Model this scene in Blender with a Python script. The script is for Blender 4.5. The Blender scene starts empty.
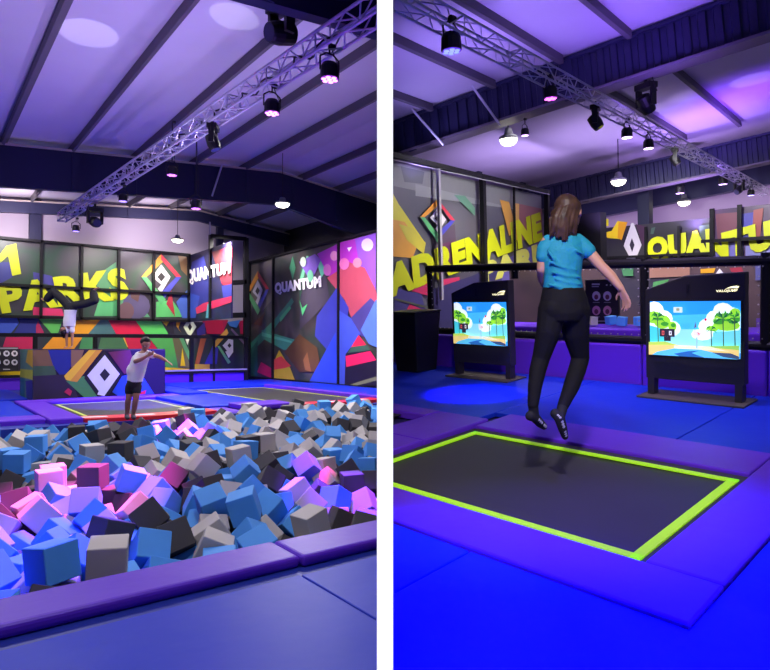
import bpy, bmesh, math, random
from mathutils import Vector, Matrix, Quaternion, Euler
random.seed(4)
sc = bpy.context.scene
COL = sc.collection
R = math.radians
# ------------------------------------------------------------------ camera and the two halls
F, CX, CY, EYE = 620.0, 385.0, 335.0, 1.5
HEAD = R(52.7)
_f = Vector((math.cos(HEAD), math.sin(HEAD), 0)); RT = Vector((_f.y, -_f.x, 0))
_t = math.atan(12 / F)
FWD = _f * math.cos(_t) + Vector((0, 0, math.sin(_t)))
UP = -_f * math.sin(_t) + Vector((0, 0, math.cos(_t)))
EYEP = Vector((0, 0, EYE))
cam = bpy.data.cameras.new('camera'); camo = bpy.data.objects.new('camera', cam); COL.objects.link(camo)
camo.matrix_world = Matrix(((RT.x, UP.x, -FWD.x, 0), (RT.y, UP.y, -FWD.y, 0), (RT.z, UP.z, -FWD.z, EYE), (0, 0, 0, 1)))
cam.sensor_fit = 'HORIZONTAL'; cam.sensor_width = 36; cam.lens = 36 * F / 770; cam.clip_end = 200
sc.camera = camo

def c2w(x, y, z): return RT * x - UP * y + FWD * z
_d1 = Vector((-585, -30, F)).normalized(); _d2 = Vector((639, -93, F)).normalized()
_m = (_d1 + _d2).normalized(); _q = (_d2 - _d1).normalized()
_X = (_m + _q).normalized(); _Y = (_m - _q).normalized(); _Z = _X.cross(_Y)
_c = [c2w(*a) for a in (_X, _Y, _Z)]
_R3 = Matrix((_c[0], _c[1], _c[2])).transposed()
MR = Matrix.Translation(EYEP - _R3 @ EYEP) @ _R3.to_4x4()
ROOM = {'L': Matrix.Identity(4), 'R': MR}           # the second hall has its own level and heading
INV = {k: m.to_3x3().inverted() for k, m in ROOM.items()}

def ray(room, px, py): return INV[room] @ c2w(px - CX, py - CY, F)
def hit(room, px, py, o, n):
    d = ray(room, px, py); return EYEP + d * ((Vector(o) - EYEP).dot(n) / d.dot(n))
def onX(room, px, py, X): return hit(room, px, py, (X, 0, 0), Vector((1, 0, 0)))
def onY(room, px, py, Y): return hit(room, px, py, (0, Y, 0), Vector((0, 1, 0)))
def onZ(room, px, py, Z=0): return hit(room, px, py, (0, 0, Z), Vector((0, 0, 1)))
def deep(room, px, py, d): return EYEP + ray(room, px, py) * (d / F)

# ------------------------------------------------------------------ materials
def lin(c):
    out = []
    for v in c[:3]:
        v /= 255.0
        out.append(v / 12.92 if v <= .04045 else ((v + .055) / 1.055) ** 2.4)
    return tuple(out) + (1.0,)
MATS = {}
def mat(name, c, rough=.5, metal=0, emit=0, var=0, scale=6, bump=0, bscale=8, coat=0, spec=.5):
    if name in MATS: return MATS[name]
    m = bpy.data.materials.new(name); m.use_nodes = True
    nt = m.node_tree; b = nt.nodes['Principled BSDF']
    col = lin(c)
    b.inputs['Base Color'].default_value = col
    b.inputs['Specular IOR Level'].default_value = spec
    b.inputs['Roughness'].default_value = rough; b.inputs['Metallic'].default_value = metal
    if coat: b.inputs['Coat Weight'].default_value = coat; b.inputs['Coat Roughness'].default_value = .25
    if emit:
        b.inputs['Emission Color'].default_value = col; b.inputs['Emission Strength'].default_value = emit
    if var or bump: tc = nt.nodes.new('ShaderNodeTexCoord')
    if var:
        n = nt.nodes.new('ShaderNodeTexNoise'); n.inputs['Scale'].default_value = scale; n.inputs['Detail'].default_value = 4
        nt.links.new(tc.outputs['Object'], n.inputs['Vector'])
        r = nt.nodes.new('ShaderNodeValToRGB')
        r.color_ramp.elements[0].position = .3; r.color_ramp.elements[1].position = .7
        r.color_ramp.elements[0].color = tuple(v * (1 - var) for v in col[:3]) + (1,)
        r.color_ramp.elements[1].color = tuple(min(1, v * (1 + var)) for v in col[:3]) + (1,)
        nt.links.new(n.outputs['Fac'], r.inputs['Fac']); nt.links.new(r.outputs['Color'], b.inputs['Base Color'])
    if bump:
        n2 = nt.nodes.new('ShaderNodeTexNoise'); n2.inputs['Scale'].default_value = bscale; n2.inputs['Detail'].default_value = 3
        nt.links.new(tc.outputs['Object'], n2.inputs['Vector'])
        bp = nt.nodes.new('ShaderNodeBump'); bp.inputs['Strength'].default_value = bump; bp.inputs['Distance'].default_value = .05
        nt.links.new(n2.outputs['Fac'], bp.inputs['Height']); nt.links.new(bp.outputs['Normal'], b.inputs['Normal'])
    MATS[name] = m; return m
def clouds(name, cols, scale=.35, rough=.4):
    """a printed board whose ink drifts through several colours"""
    if name in MATS: return MATS[name]
    m = bpy.data.materials.new(name); m.use_nodes = True; nt = m.node_tree; b = nt.nodes['Principled BSDF']
    tc = nt.nodes.new('ShaderNodeTexCoord'); n = nt.nodes.new('ShaderNodeTexNoise'); n.inputs['Scale'].default_value = scale
    n.inputs['Detail'].default_value = 1.5
    nt.links.new(tc.outputs['Object'], n.inputs['Vector'])
    r = nt.nodes.new('ShaderNodeValToRGB'); e = r.color_ramp.elements
    while len(e) < len(cols): e.new(.5)
    for i, c in enumerate(cols):
        e[i].position = .3 + .4 * i / (len(cols) - 1); e[i].color = lin(c)
    nt.links.new(n.outputs['Fac'], r.inputs['Fac']); nt.links.new(r.outputs['Color'], b.inputs['Base Color'])
    b.inputs['Roughness'].default_value = rough
    MATS[name] = m; return m
def ink(c): return mat('ink_%d_%d_%d' % tuple(c), c, .45, var=.12, scale=.9)
def glow(c, e=1.0): return mat('glow_%d_%d_%d_%d' % (*c, int(e * 100)), c, .4, emit=e)
M_STEEL = mat('black_steel', (22, 21, 26), .5, spec=.2)
M_TRUSS = mat('aluminium', (196, 194, 202), .4, .3)
M_BLACK = mat('black_plastic', (20, 19, 24), .45)
M_DARKBEAM = mat('dark_cladding', (40, 42, 70), .5, spec=.3)
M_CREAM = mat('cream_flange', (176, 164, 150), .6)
M_PURLIN = mat('galvanised_purlin', (92, 88, 92), .6)
M_ROOF = mat('roof_liner', (196, 190, 200), .5, var=.05, scale=.5)
M_PURPLE = mat('purple_vinyl', (98, 46, 204), .42, bump=.14, bscale=3, spec=.22)
M_BLUE = mat('blue_vinyl', (20, 48, 192), .46, bump=.22, bscale=2.2, spec=.16)
M_BED = mat('black_jump_bed', (52, 50, 52), .55, var=.15, scale=1.2)
M_LIME = mat('glowing_lime_line', (172, 240, 30), .5, emit=.32)  # line emits a little: extra brightness put into the material
M_RED = mat('red_vinyl', (224, 30, 48), .4)
M_WHITE = mat('white_print', (236, 232, 240), .45)
M_DARK = mat('dark_void', (16, 15, 22), .8)
M_YEL = mat('yellow_print', (200, 210, 16), .45, var=.04, scale=1)
M_SKIN = mat('skin', (205, 150, 125), .5)
M_SKIN2 = mat('skin_tan', (170, 118, 96), .55)

# ------------------------------------------------------------------ mesh building
LOC = {}
class MB:
    def __init__(s): s.v = []; s.f = []; s.m = []
    def add(s, vs, fs, m=0):
        b = len(s.v); s.v += [Vector(v) for v in vs]
        for f in fs: s.f.append(tuple(b + i for i in f)); s.m.append(m)
    def hexa(s, p, m=0):  # p: four bottom corners then four top corners
        s.add(p, [(3, 2, 1, 0), (4, 5, 6, 7), (0, 1, 5, 4), (1, 2, 6, 5), (2, 3, 7, 6), (3, 0, 4, 7)], m)
    def box(s, lo, hi, m=0):
        (a, b, c), (d, e, f) = lo, hi
        s.hexa([(a, b, c), (d, b, c), (d, e, c), (a, e, c), (a, b, f), (d, b, f), (d, e, f), (a, e, f)], m)
    def bar(s, p0, p1, w, h, up=(0, 0, 1), m=0):
        p0, p1 = Vector(p0), Vector(p1); d = (p1 - p0).normalized(); up = Vector(up)
        sd = d.cross(up).normalized(); u = sd.cross(d).normalized()
        sd *= w / 2; u *= h / 2
        s.hexa([p0 - sd - u, p0 + sd - u, p1 + sd - u, p1 - sd - u, p0 - sd + u, p0 + sd + u, p1 + sd + u, p1 - sd + u], m)
    def tube(s, p0, p1, r, r1=None, n=8, m=0):
        p0, p1 = Vector(p0), Vector(p1); r1 = r if r1 is None else r1
        d = (p1 - p0).normalized(); a = d.orthogonal().normalized(); b = d.cross(a)
        vs = []
        for p, rr in ((p0, r), (p1, r1)):
            for i in range(n):
                t = 2 * math.pi * i / n; vs.append(p + (a * math.cos(t) + b * math.sin(t)) * rr)
        fs = [(i, (i + 1) % n, n + (i + 1) % n, n + i) for i in range(n)] + [tuple(range(n - 1, -1, -1)), tuple(range(n, 2 * n))]
        s.add(vs, fs, m)
    def path(s, pts, r, n=6, m=0):
        for a, b in zip(pts[:-1], pts[1:]): s.tube(a, b, r, n=n, m=m)
    def lathe(s, prof, o, ax, n=16, m=0):  # prof: (distance along the axis, radius)
        o = Vector(o); ax = Vector(ax).normalized(); a = ax.orthogonal().normalized(); b = ax.cross(a); vs = []; fs = []
        for z, r in prof:
            for i in range(n):
                t = 2 * math.pi * i / n; vs.append(o + ax * z + (a * math.cos(t) + b * math.sin(t)) * max(r, .0005))
        k = len(prof)
        for j in range(k - 1):
            for i in range(n): fs.append((j * n + i, j * n + (i + 1) % n, (j + 1) * n + (i + 1) % n, (j + 1) * n + i))
        fs += [tuple(range(n - 1, -1, -1)), tuple((k - 1) * n + i for i in range(n))]
        s.add(vs, fs, m)
    def ball(s, c, r, ax=None, n=12, m=0):  # r: radius or three half-axes along ax (3 vectors)
        c = Vector(c); r = (r, r, r) if not hasattr(r, '__len__') else r
        ax = ax or (Vector((1, 0, 0)), Vector((0, 1, 0)), Vector((0, 0, 1)))
        k = n // 2; vs = [c + ax[2] * r[2]]; fs = []
        for j in range(1, k):
            ph = math.pi * j / k
            for i in range(n):
                t = 2 * math.pi * i / n
                vs.append(c + ax[0] * (r[0] * math.sin(ph) * math.cos(t)) + ax[1] * (r[1] * math.sin(ph) * math.sin(t)) + ax[2] * (r[2] * math.cos(ph)))
        vs.append(c - ax[2] * r[2]); e = len(vs) - 1
        for i in range(n):
            fs.append((0, 1 + i, 1 + (i + 1) % n)); fs.append((e, e - n + (i + 1) % n, e - n + i))
        for j in range(k - 2):
            for i in range(n):
                a0 = 1 + j * n; fs.append((a0 + i, a0 + n + i, a0 + n + (i + 1) % n, a0 + (i + 1) % n))
        s.add(vs, fs, m)
    def limb(s, pts, n=12, m=0):  # [(point, radius), ...]: a tapering chain with round joints
        for p, r in pts: s.ball(p, r, n=n, m=m)
        for (p, r), (q, t) in zip(pts[:-1], pts[1:]): s.tube(p, q, r, t, n=n, m=m)
    def loft(s, secs, n=16, m=0):  # secs: (centre, half-axis vector, half-axis vector)
        vs = []; fs = []
        for c, a, b in secs:
            for i in range(n):
                t = 2 * math.pi * i / n; vs.append(Vector(c) + Vector(a) * math.cos(t) + Vector(b) * math.sin(t))
        k = len(secs)
        for j in range(k - 1):
            for i in range(n): fs.append((j * n + i, j * n + (i + 1) % n, (j + 1) * n + (i + 1) % n, (j + 1) * n + i))
        fs += [tuple(range(n - 1, -1, -1)), tuple((k - 1) * n + i for i in range(n))]
        s.add(vs, fs, m)
    def mesh(s, name, mats, off=(0, 0, 0), bevel=0, smooth=False, seg=2):
        me = bpy.data.meshes.new(name); off = Vector(off)
        me.from_pydata([v - off for v in s.v], [], s.f)
        for m in mats: me.materials.append(m)
        for p, i in zip(me.polygons, s.m): p.material_index = i
        bm = bmesh.new(); bm.from_mesh(me)
        bmesh.ops.recalc_face_normals(bm, faces=bm.faces)
        if bevel: bmesh.ops.bevel(bm, geom=list(bm.edges), offset=bevel, segments=seg, affect='EDGES', profile=.5, clamp_overlap=True)
        if smooth:
            for f in bm.faces: f.smooth = True
        bm.to_mesh(me); bm.free(); me.update(); return me
    def build(s, name, mats, parent=None, room='L', bevel=0, smooth=False, seg=2, origin=None):
        if not isinstance(mats, (list, tuple)): mats = [mats]
        if parent is not None: off = LOC[parent.name]
        elif origin is not None: off = Vector(origin)
        else:
            lo = [min(v[i] for v in s.v) for i in range(3)]; hi = [max(v[i] for v in s.v) for i in range(3)]
            off = Vector(((lo[0] + hi[0]) / 2, (lo[1] + hi[1]) / 2, lo[2]))
        o = bpy.data.objects.new(name, s.mesh(name, mats, off, bevel, smooth, seg)); COL.objects.link(o); LOC[o.name] = off
        if parent is not None: o.parent = parent
        else: o.matrix_world = ROOM[room] @ Matrix.Translation(off)
        return o
def tag(o, label=None, cat=None, group=None, kind=None):
    for k, v in (('label', label), ('category', cat), ('group', group), ('kind', kind)):
        if v: o[k] = v
    return o
def thing(name, loc, label, cat, room='L', group=None, kind=None):
    o = bpy.data.objects.new(name, None); o.empty_display_size = .1; COL.objects.link(o)
    o.matrix_world = ROOM[room] @ Matrix.Translation(Vector(loc)); LOC[o.name] = Vector(loc)
    return tag(o, label, cat, group, kind)
def struct(mb, name, mats, room='L', **k): return tag(mb.build(name, mats, None, room, **k), kind='structure')

# ------------------------------------------------------------------ printed boards and lettering
class Board:
    """a flat upright board: origin, along-direction, up-direction, in its hall's own axes"""
    def __init__(s, room, o, a, u=(0, 0, 1)):
        s.room = room; s.o = Vector(o); s.a = Vector(a).normalized(); s.u = Vector(u).normalized()
        s.n = s.a.cross(s.u).normalized()
        if s.n.dot(EYEP - s.o) < 0: s.n = -s.n
    def st(s, px, py):
        p = hit(s.room, px, py, s.o, s.n) - s.o; return Vector((p.dot(s.a), p.dot(s.u)))
    def p(s, st, off=0): return s.o + s.a * st[0] + s.u * st[1] + s.n * off
    def slab(s, mb, st0, st1, t, m=0, off=0):
        (a, b), (c, d) = st0, st1
        mb.hexa([s.p((a, b), off - t), s.p((c, b), off - t), s.p((c, b), off), s.p((a, b), off), s.p((a, d), off - t), s.p((c, d), off - t), s.p((c, d), off), s.p((a, d), off)], m)
    def bars(s, mb, q0, q1, w, t, off, m=0):  # a bar lying on the board between two (s, t) points
        mb.bar(s.p(q0, off + t / 2), s.p(q1, off + t / 2), w, t, s.n, m)
def text2d(body, bold=.035):
    cu = bpy.data.curves.new('t', 'FONT'); cu.body = body; cu.offset = bold; cu.resolution_u = 3; cu.space_character = 1.08
    o = bpy.data.objects.new('t', cu); COL.objects.link(o)
    dg = bpy.context.evaluated_depsgraph_get(); me = bpy.data.meshes.new_from_object(o.evaluated_get(dg))
    vs = [v.co.copy() for v in me.vertices]; fs = [tuple(p.vertices) for p in me.polygons]
    bpy.data.objects.remove(o); bpy.data.curves.remove(cu); bpy.data.meshes.remove(me)
    x0 = min(v.x for v in vs); x1 = max(v.x for v in vs); y0 = min(v.y for v in vs); y1 = max(v.y for v in vs)
    return [((v.x - x0) / (x1 - x0), (v.y - y0) / (y1 - y0)) for v in vs], fs
def letters(board, body, quad, name, m, parent, off=.02, bold=.035, label=None, start=None):
    """quad: the corners of the line of letters TL TR BR BL as sighted"""
    vs, fs = text2d(body, bold); tl, tr, br, bl = [board.st(*q) for q in quad]
    mb = MB(); pts = []
    for x, y in vs:
        q = (bl * (1 - x) + br * x) * (1 - y) + (tl * (1 - x) + tr * x) * y; pts.append(board.p(q, off))
    mb.add(pts, fs); o = mb.build(name, m, parent)
    if start is not None:   # the lettering runs on from the neighbouring board: keep what lies on this one
        bm = bmesh.new(); bm.from_mesh(o.data); bmesh.ops.bisect_plane(bm, geom=list(bm.verts) + list(bm.edges) + list(bm.faces), plane_co=board.p(start) - LOC[parent.name], plane_no=board.a, clear_inner=True); bm.to_mesh(o.data); bm.free()
    if label: o['label'] = label
    return o
def prints(board, polys, name, parent, off=.008, step=.002):
    """one printed layer: coloured shapes [(colour, [sighted points])], later ones over earlier ones"""
    mb = MB(); mats = []
    for k, (c, pts) in enumerate(polys):
        m = c if isinstance(c, bpy.types.Material) else ink(c)
        if m not in mats: mats.append(m)
        mb.add([board.p(board.st(*q), off + k * step) for q in pts], [tuple(range(len(pts)))], mats.index(m))
    return mb.build(name, mats, parent)
def disc(cx, cy, rx, ry=None, n=14):
    ry = ry or rx; return [(cx + rx * math.cos(2 * math.pi * i / n), cy + ry * math.sin(2 * math.pi * i / n)) for i in range(n)]
def emblem(cx, cy, hx, hy, th=.32, slant=0, white=(205, 200, 208)):
    """a square on its point: four coloured arms around a white ring with a tail; slant drops the figure along its width"""
    def P(u, v): return (cx + u * hx, cy + v * hy + slant * u * hx)
    i = 1 - th
    L = [((225, 150, 45), [P(-1, 0), P(0, -1), P(.12, -i + .05), P(-i, 0), P(-.86, .16)]),
         ((200, 50, 70), [P(0, -1), P(1, 0), P(i, 0), P(0, -i)]),
         ((70, 70, 175), [P(1, 0), P(.16, .92), P(.02, i - .08), P(i, 0)]),
         ((85, 170, 105), [P(-1, 0), P(-i, 0), P(.22, .98), P(.0, 1.2)])]
    k = .54
    W = [(white, [P(-k * .85, 0), P(0, -k), P(k * .85, 0), P(.0, k * 1.3), P(-.18, k * .95), P(-.0, k * .62)]),
         ((30, 28, 34), [P(-.2, 0), P(0, -.2), P(.2, 0), P(0, .2)])]
    return L + W
CUBES_A = '''790,4865,74,545,-67,29,834 1108,4667,80,384,590,447,-550 1516,5074,-56,752,-278,-535,262 3046,5168,-115,103,-753,641,-90 2472,5411,90,198,-787,161,561 2280,4681,-87,961,174,-208,-8 978,6721,-30,665,630,261,-302 2336,5846,45,143,-72,537,827 1809,5359,-76,114,64,956,-260 1742,5849,8,144,254,516,-805 1671,7734,82,644,-312,627,304 1307,5462,22,587,98,152,789 1985,7356,69,806,-3,-583,-88 2010,4995,-120,226,523,508,-643 2886,5739,-66,101,-870,-230,423 1379,6679,17,162,787,542,-242 1109,9444,60,687,-136,-685,-198 437,5180,-65,147,-239,904,-319 717,4644,-184,577,444,661,172 2899,7547,66,636,-286,-276,661 1525,4856,-228,168,20,-909,377 4094,7045,10,8,698,-553,-452 3746,5838,-139,850,-2,-486,200 1231,7796,70,490,-503,-509,496 3238,7038,50,551,715,-393,169 3428,5214,-187,229,-145,-961,28 1953,4718,-172,145,126,691,695 2506,7485,-14,585,-502,-58,634 2157,6717,-113,706,554,431,-82 4082,5761,-213,845,402,339,85 4326,6351,-108,589,-407,574,396 3333,6631,-28,169,393,-261,-864 2143,5344,-101,690,654,-287,106 3441,4849,-193,292,-902,312,48 1371,6298,-41,369,183,-536,736 1063,6251,-146,622,-637,452,-33 3441,6135,-63,561,-648,421,290 2358,9260,101,263,645,-269,663 1250,7514,-87,790,-548,73,258 3431,7679,132,52,712,698,42 893,7416,-71,243,-513,351,-743 1821,6537,-89,305,175,540,-763 1985,9287,95,8,-666,-743,1 462,4911,-244,924,374,20,-52 2162,7053,-47,225,554,750,277 3327,5706,-115,730,143,467,477 1531,10872,78,147,681,-150,700 637,6593,-88,781,55,308,537 2366,5011,-115,435,-239,418,760 4188,8485,151,519,525,-482,-470 4297,6857,-186,692,1,441,-569 2609,8885,32,345,666,630,-199 2932,8640,-23,671,-287,-461,502 3672,7292,31,595,428,190,652 998,5176,-47,777,-441,-100,-436 787,6408,-260,185,-490,732,-433 2468,10959,82,500,-428,-675,-327 950,8911,-136,48,-678,-628,376 2079,8540,9,342,-380,165,842 4781,8145,-2,135,424,736,-509 4676,6399,-171,707,498,489,104 970,7061,-57,639,-187,-141,732 960,5906,-144,433,-220,307,-817 1221,4774,-176,44,-695,52,-715 3099,5551,-228,504,-803,-201,-244 5009,6906,-75,607,-401,-615,-302 3374,10379,82,387,-254,-885,23 5235,9627,112,345,689,-246,-585 2369,6264,-53,770,-590,240,19 1376,11636,33,317,-768,-554,23 2590,5287,-200,672,-144,-415,-594 2158,10886,-18,901,364,-204,102 5188,7619,-42,263,422,744,445 3984,7344,-42,444,778,-443,-7 1930,7240,-216,815,45,-529,227 5608,11705,210,102,-492,47,-862 3745,8154,120,41,744,-665,-3 2512,8217,-97,182,665,557,460 2895,6215,-16,285,61,433,-852 1323,7111,-154,436,-225,-410,-767 4516,7321,-87,138,715,42,-684 1936,5281,-346,337,-811,-211,428 1790,8910,-29,525,559,617,168 1868,7596,-175,221,681,215,-663 2897,10080,26,124,968,139,-162 4573,6766,-77,288,-225,243,897 2436,8575,-59,29,167,-879,445 2786,6995,-93,549,345,-345,677 4093,11530,178,713,-238,656,49 5919,9294,-2,227,-47,-322,917 1353,10163,-3,223,365,456,-779 5064,7911,-88,536,522,461,476 3123,10616,102,626,-278,-727,-28 2238,11603,97,60,695,-62,713 5554,7616,-67,114,746,547,-360 848,4934,-202,562,412,-577,423 3347,9205,34,58,-996,-44,-15 710,5249,-255,298,184,-705,615 6240,10361,153,638,66,368,-671 4030,11174,48,357,-230,487,762 3136,6005,-153,152,681,-171,-694 3993,9700,-23,819,-78,-470,318 2583,11603,138,970,-42,-148,183 3917,8449,143,759,9,-10,-648 2816,6582,-108,85,-104,-918,-370 2306,6002,-205,744,348,567,-26 4719,10834,33,343,-909,209,108 567,5845,-156,769,393,-8,-502 1310,8063,72,489,522,476,-508 1744,10159,-46,629,-674,308,232 521,6219,-134,44,-615,-401,677 5711,10048,118,96,282,-659,690 1610,11190,92,692,294,637,-165 1388,5870,-76,448,403,240,760 2253,5618,-171,473,-368,649,-466 6572,10049,27,181,47,-541,819 2911,9383,-16,19,665,-679,-308 5220,8155,-30,928,-21,-364,-57 3679,6961,-90,370,188,843,-338 5014,7296,-84,888,-235,-392,-41 6831,9939,-2,656,-222,395,602 2906,10835,25,336,521,89,778 3098,7820,52,506,-553,610,255 5816,9673,63,522,-316,238,754 4437,11654,70,883,408,-199,114 807,8275,-149,594,310,244,-700 2940,11259,71,107,456,-251,-846 3656,8958,-61,249,-593,-754,-129 3794,6230,-163,294,-800,-510,115 4420,8075,-26,431,-333,-262,795 7868,12018,116,922,96,-371,2 2494,6620,-106,480,-752,352,-280 4990,8957,-50,529,-289,-478,-637 723,5576,-202,614,350,607,-361 5245,8470,-22,491,140,456,-728 2162,12024,-32,19,-358,-43,-932 3276,11533,100,627,605,-224,435 1040,9795,65,397,-412,-585,574 6174,9066,-109,-2,-562,-759,326 4638,8951,-19,273,-79,906,-309 5304,8997,-9,93,-959,82,-251 7351,11899,235,24,-986,160,-10 3548,11264,122,657,-357,582,317 2723,7309,-172,294,760,571,-97 3321,8942,-26,670,303,-218,-639 4818,11697,64,907,184,363,-94 1690,9702,-118,722,-408,-539,139 4021,10063,25,665,618,-254,330 2899,8097,-85,129,-428,-55,-892 3198,9512,-21,742,-373,-328,-449 6283,11102,130,355,-577,-689,-253 8004,11317,15,820,-316,-56,-470 7248,10391,20,319,-29,-710,-626 5960,11876,124,146,912,-64,375 5250,11506,96,106,488,-837,221 626,6954,-87,286,-58,905,-305 8307,12146,86,255,-285,703,598 6828,9697,-132,434,-92,442,779 5240,10829,29,888,-326,320,-36 3666,9277,-17,259,461,683,-502 8840,12898,205,646,559,367,-365 2046,6402,-255,395,-804,-409,-169 6323,11695,208,301,-629,-309,-646 5967,11173,145,111,165,-971,-127 5215,11161,37,660,-394,-199,606 2719,4719,-279,500,-518,668,-184 5334,10175,61,525,127,-840,-3 2930,12101,10,216,703,-468,488 1645,9294,-115,592,388,690,146 4558,12807,169,738,-60,667,63 1713,8475,-67,910,-255,-283,156 4795,9971,43,587,-318,-391,632 3694,10526,-4,903,-46,-341,-255 5820,8352,-102,77,667,564,-478 1298,9233,-188,366,-509,-486,-607 1778,10484,-64,786,528,172,-269 3313,8650,-29,50,399,11,915 4694,12511,164,251,-13,-3,967 2136,8148,-51,576,-665,377,287 2829,5507,-411,494,-481,505,-518 1500,9925,-185,185,-693,226,658 5109,11961,86,305,273,-650,639 4391,10186,-69,740,122,202,-629 5573,9361,-12,664,-15,284,690 4374,7740,-45,456,-592,-586,311 6670,10851,81,178,-589,185,-765 3753,5239,-287,757,-444,-441,183 4073,7770,-61,217,725,613,-224 6971,9423,-15,592,730,-267,-208 987,4474,-204,14,-95,-993,-53 4023,11979,14,946,115,295,-52 4433,11134,6,730,458,-486,137 1711,12865,-23,140,255,117,949 6736,9134,-142,401,350,224,-816 2064,12881,-58,449,-162,-874,83 2427,10393,-39,227,830,124,-491 8745,12263,88,400,345,-374,-762 5517,12083,161,33,368,-269,-888 4365,10467,0,11,-530,-232,814 3168,7673,-161,192,632,103,742 4803,9661,37,320,-104,-936,84 782,6803,-249,744,127,454,472 8423,11353,-48,413,-830,356,-111 5857,8021,-61,768,-59,191,607 5132,12298,111,24,-404,59,-912 7199,11506,75,431,664,597,122 7260,11102,12,629,-131,-596,480 6705,12043,187,519,-727,393,-213 4831,9291,-4,366,235,434,-788 3064,7244,-142,682,687,-184,-166 6063,8631,-101,311,393,-715,486 7195,12863,197,664,491,-449,338 7200,10702,39,395,-778,473,-116 6866,11623,133,838,442,-223,225 1196,6635,-225,312,727,-609,-37 5953,12780,198,992,-2,-13,119 5224,9323,-30,181,-796,-194,-542 1454,8250,-186,584,-413,569,402 1277,4461,-218,192,-705,-209,648 3259,8188,-8,459,808,-243,277 4830,11215,6,213,276,-868,350 1548,6808,-222,892,440,-82,30 1544,4416,-183,10,10,706,-706 5985,10855,81,38,446,171,-876 5588,10768,36,257,167,240,919 4035,10376,-57,657,-595,-439,-136 3474,9568,3,593,227,-43,769 3333,10986,38,348,-309,143,873 988,10773,3,487,-135,387,-770 1035,11141,3,478,-784,199,339 4100,10763,-77,408,-290,-849,163 2588,5619,-167,471,-408,-612,-484 2566,11282,54,843,-190,498,45 1178,8540,-239,554,699,-399,206 1342,12197,-81,376,-35,907,-178 1888,11392,-140,544,-580,435,419 2033,12325,-130,202,645,-183,-713 3594,5587,-300,660,462,553,207 3497,7974,-113,599,-353,-566,-442 6340,9756,-92,206,-868,288,-346 4893,10420,-54,352,755,-203,513 2876,5131,-409,533,479,518,-466 7039,12031,120,121,501,-112,-848 8551,12021,-20,919,-82,-380,40 2806,10372,-35,53,-676,562,-473 1590,8743,-162,209,164,-545,793 6802,10314,21,783,503,-232,281 2136,10156,-59,285,254,757,-528 8242,12723,87,645,566,-14,-511 2617,11933,106,88,-991,90,-15 2153,11202,-34,688,87,-201,-691 1946,8059,-230,876,-74,468,-84 3525,6431,-147,259,-272,-924,60 8621,11630,11,12,-500,863,54 4366,9680,-75,77,837,339,422 1081,8243,-193,420,485,-570,-511 8987,12592,73,546,-189,-779,239 3772,10847,-61,291,745,4,599 8628,12606,64,204,902,114,-359 2796,9122,-149,59,695,-56,714 2624,7823,-89,418,324,-846,-47 6556,11220,64,208,640,-676,296 4473,12088,70,274,360,-589,668 5659,10396,48,626,99,-549,-543 7495,10570,-112,126,396,177,-891 3509,8381,-180,153,580,570,-559 6211,9493,-162,855,-441,226,-149 2516,10121,-48,498,-196,-136,833 2754,7588,-261,323,-176,-925,84 1156,8898,-306,326,622,-705,-94 4389,8785,-67,424,233,591,645 1630,11098,-187,540,-376,-548,-516 2416,12736,-49,560,745,339,-122 5844,8758,-233,189,426,-798,379 6875,11228,70,387,859,-294,155 1444,7933,-186,484,-497,-515,502 1563,6057,-228,784,240,525,221 1952,12003,-193,408,-17,909,-77 1072,9662,-196,-1,-997,-60,-13 1517,5613,-184,8,-801,597,-11 3247,5101,-391,372,-596,606,-370 9028,12136,-24,475,107,-672,-556 4216,8322,-111,706,-81,698,81 7826,12869,58,299,-232,-757,-531 3566,12004,-19,890,203,-401,-62 5811,11284,-65,74,-604,-76,788 4601,10639,-129,329,-131,-878,-321 2444,12413,-92,49,516,-9,-854 1723,11705,-13,646,316,-249,-647 2682,8709,-190,895,248,323,180 747,7146,-255,868,435,-134,189 6286,12746,27,270,252,915,162 6648,12668,29,3,804,-581,127 1731,12208,-27,199,814,-108,-534 6580,9845,-220,826,310,-354,-307 5515,9661,-76,706,-706,-39,19 4207,7150,-272,21,353,-387,850 3082,6472,-155,941,-330,55,5 1895,5669,-208,356,486,-180,-776 1505,10770,-184,691,-91,-710,-93'''
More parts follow.
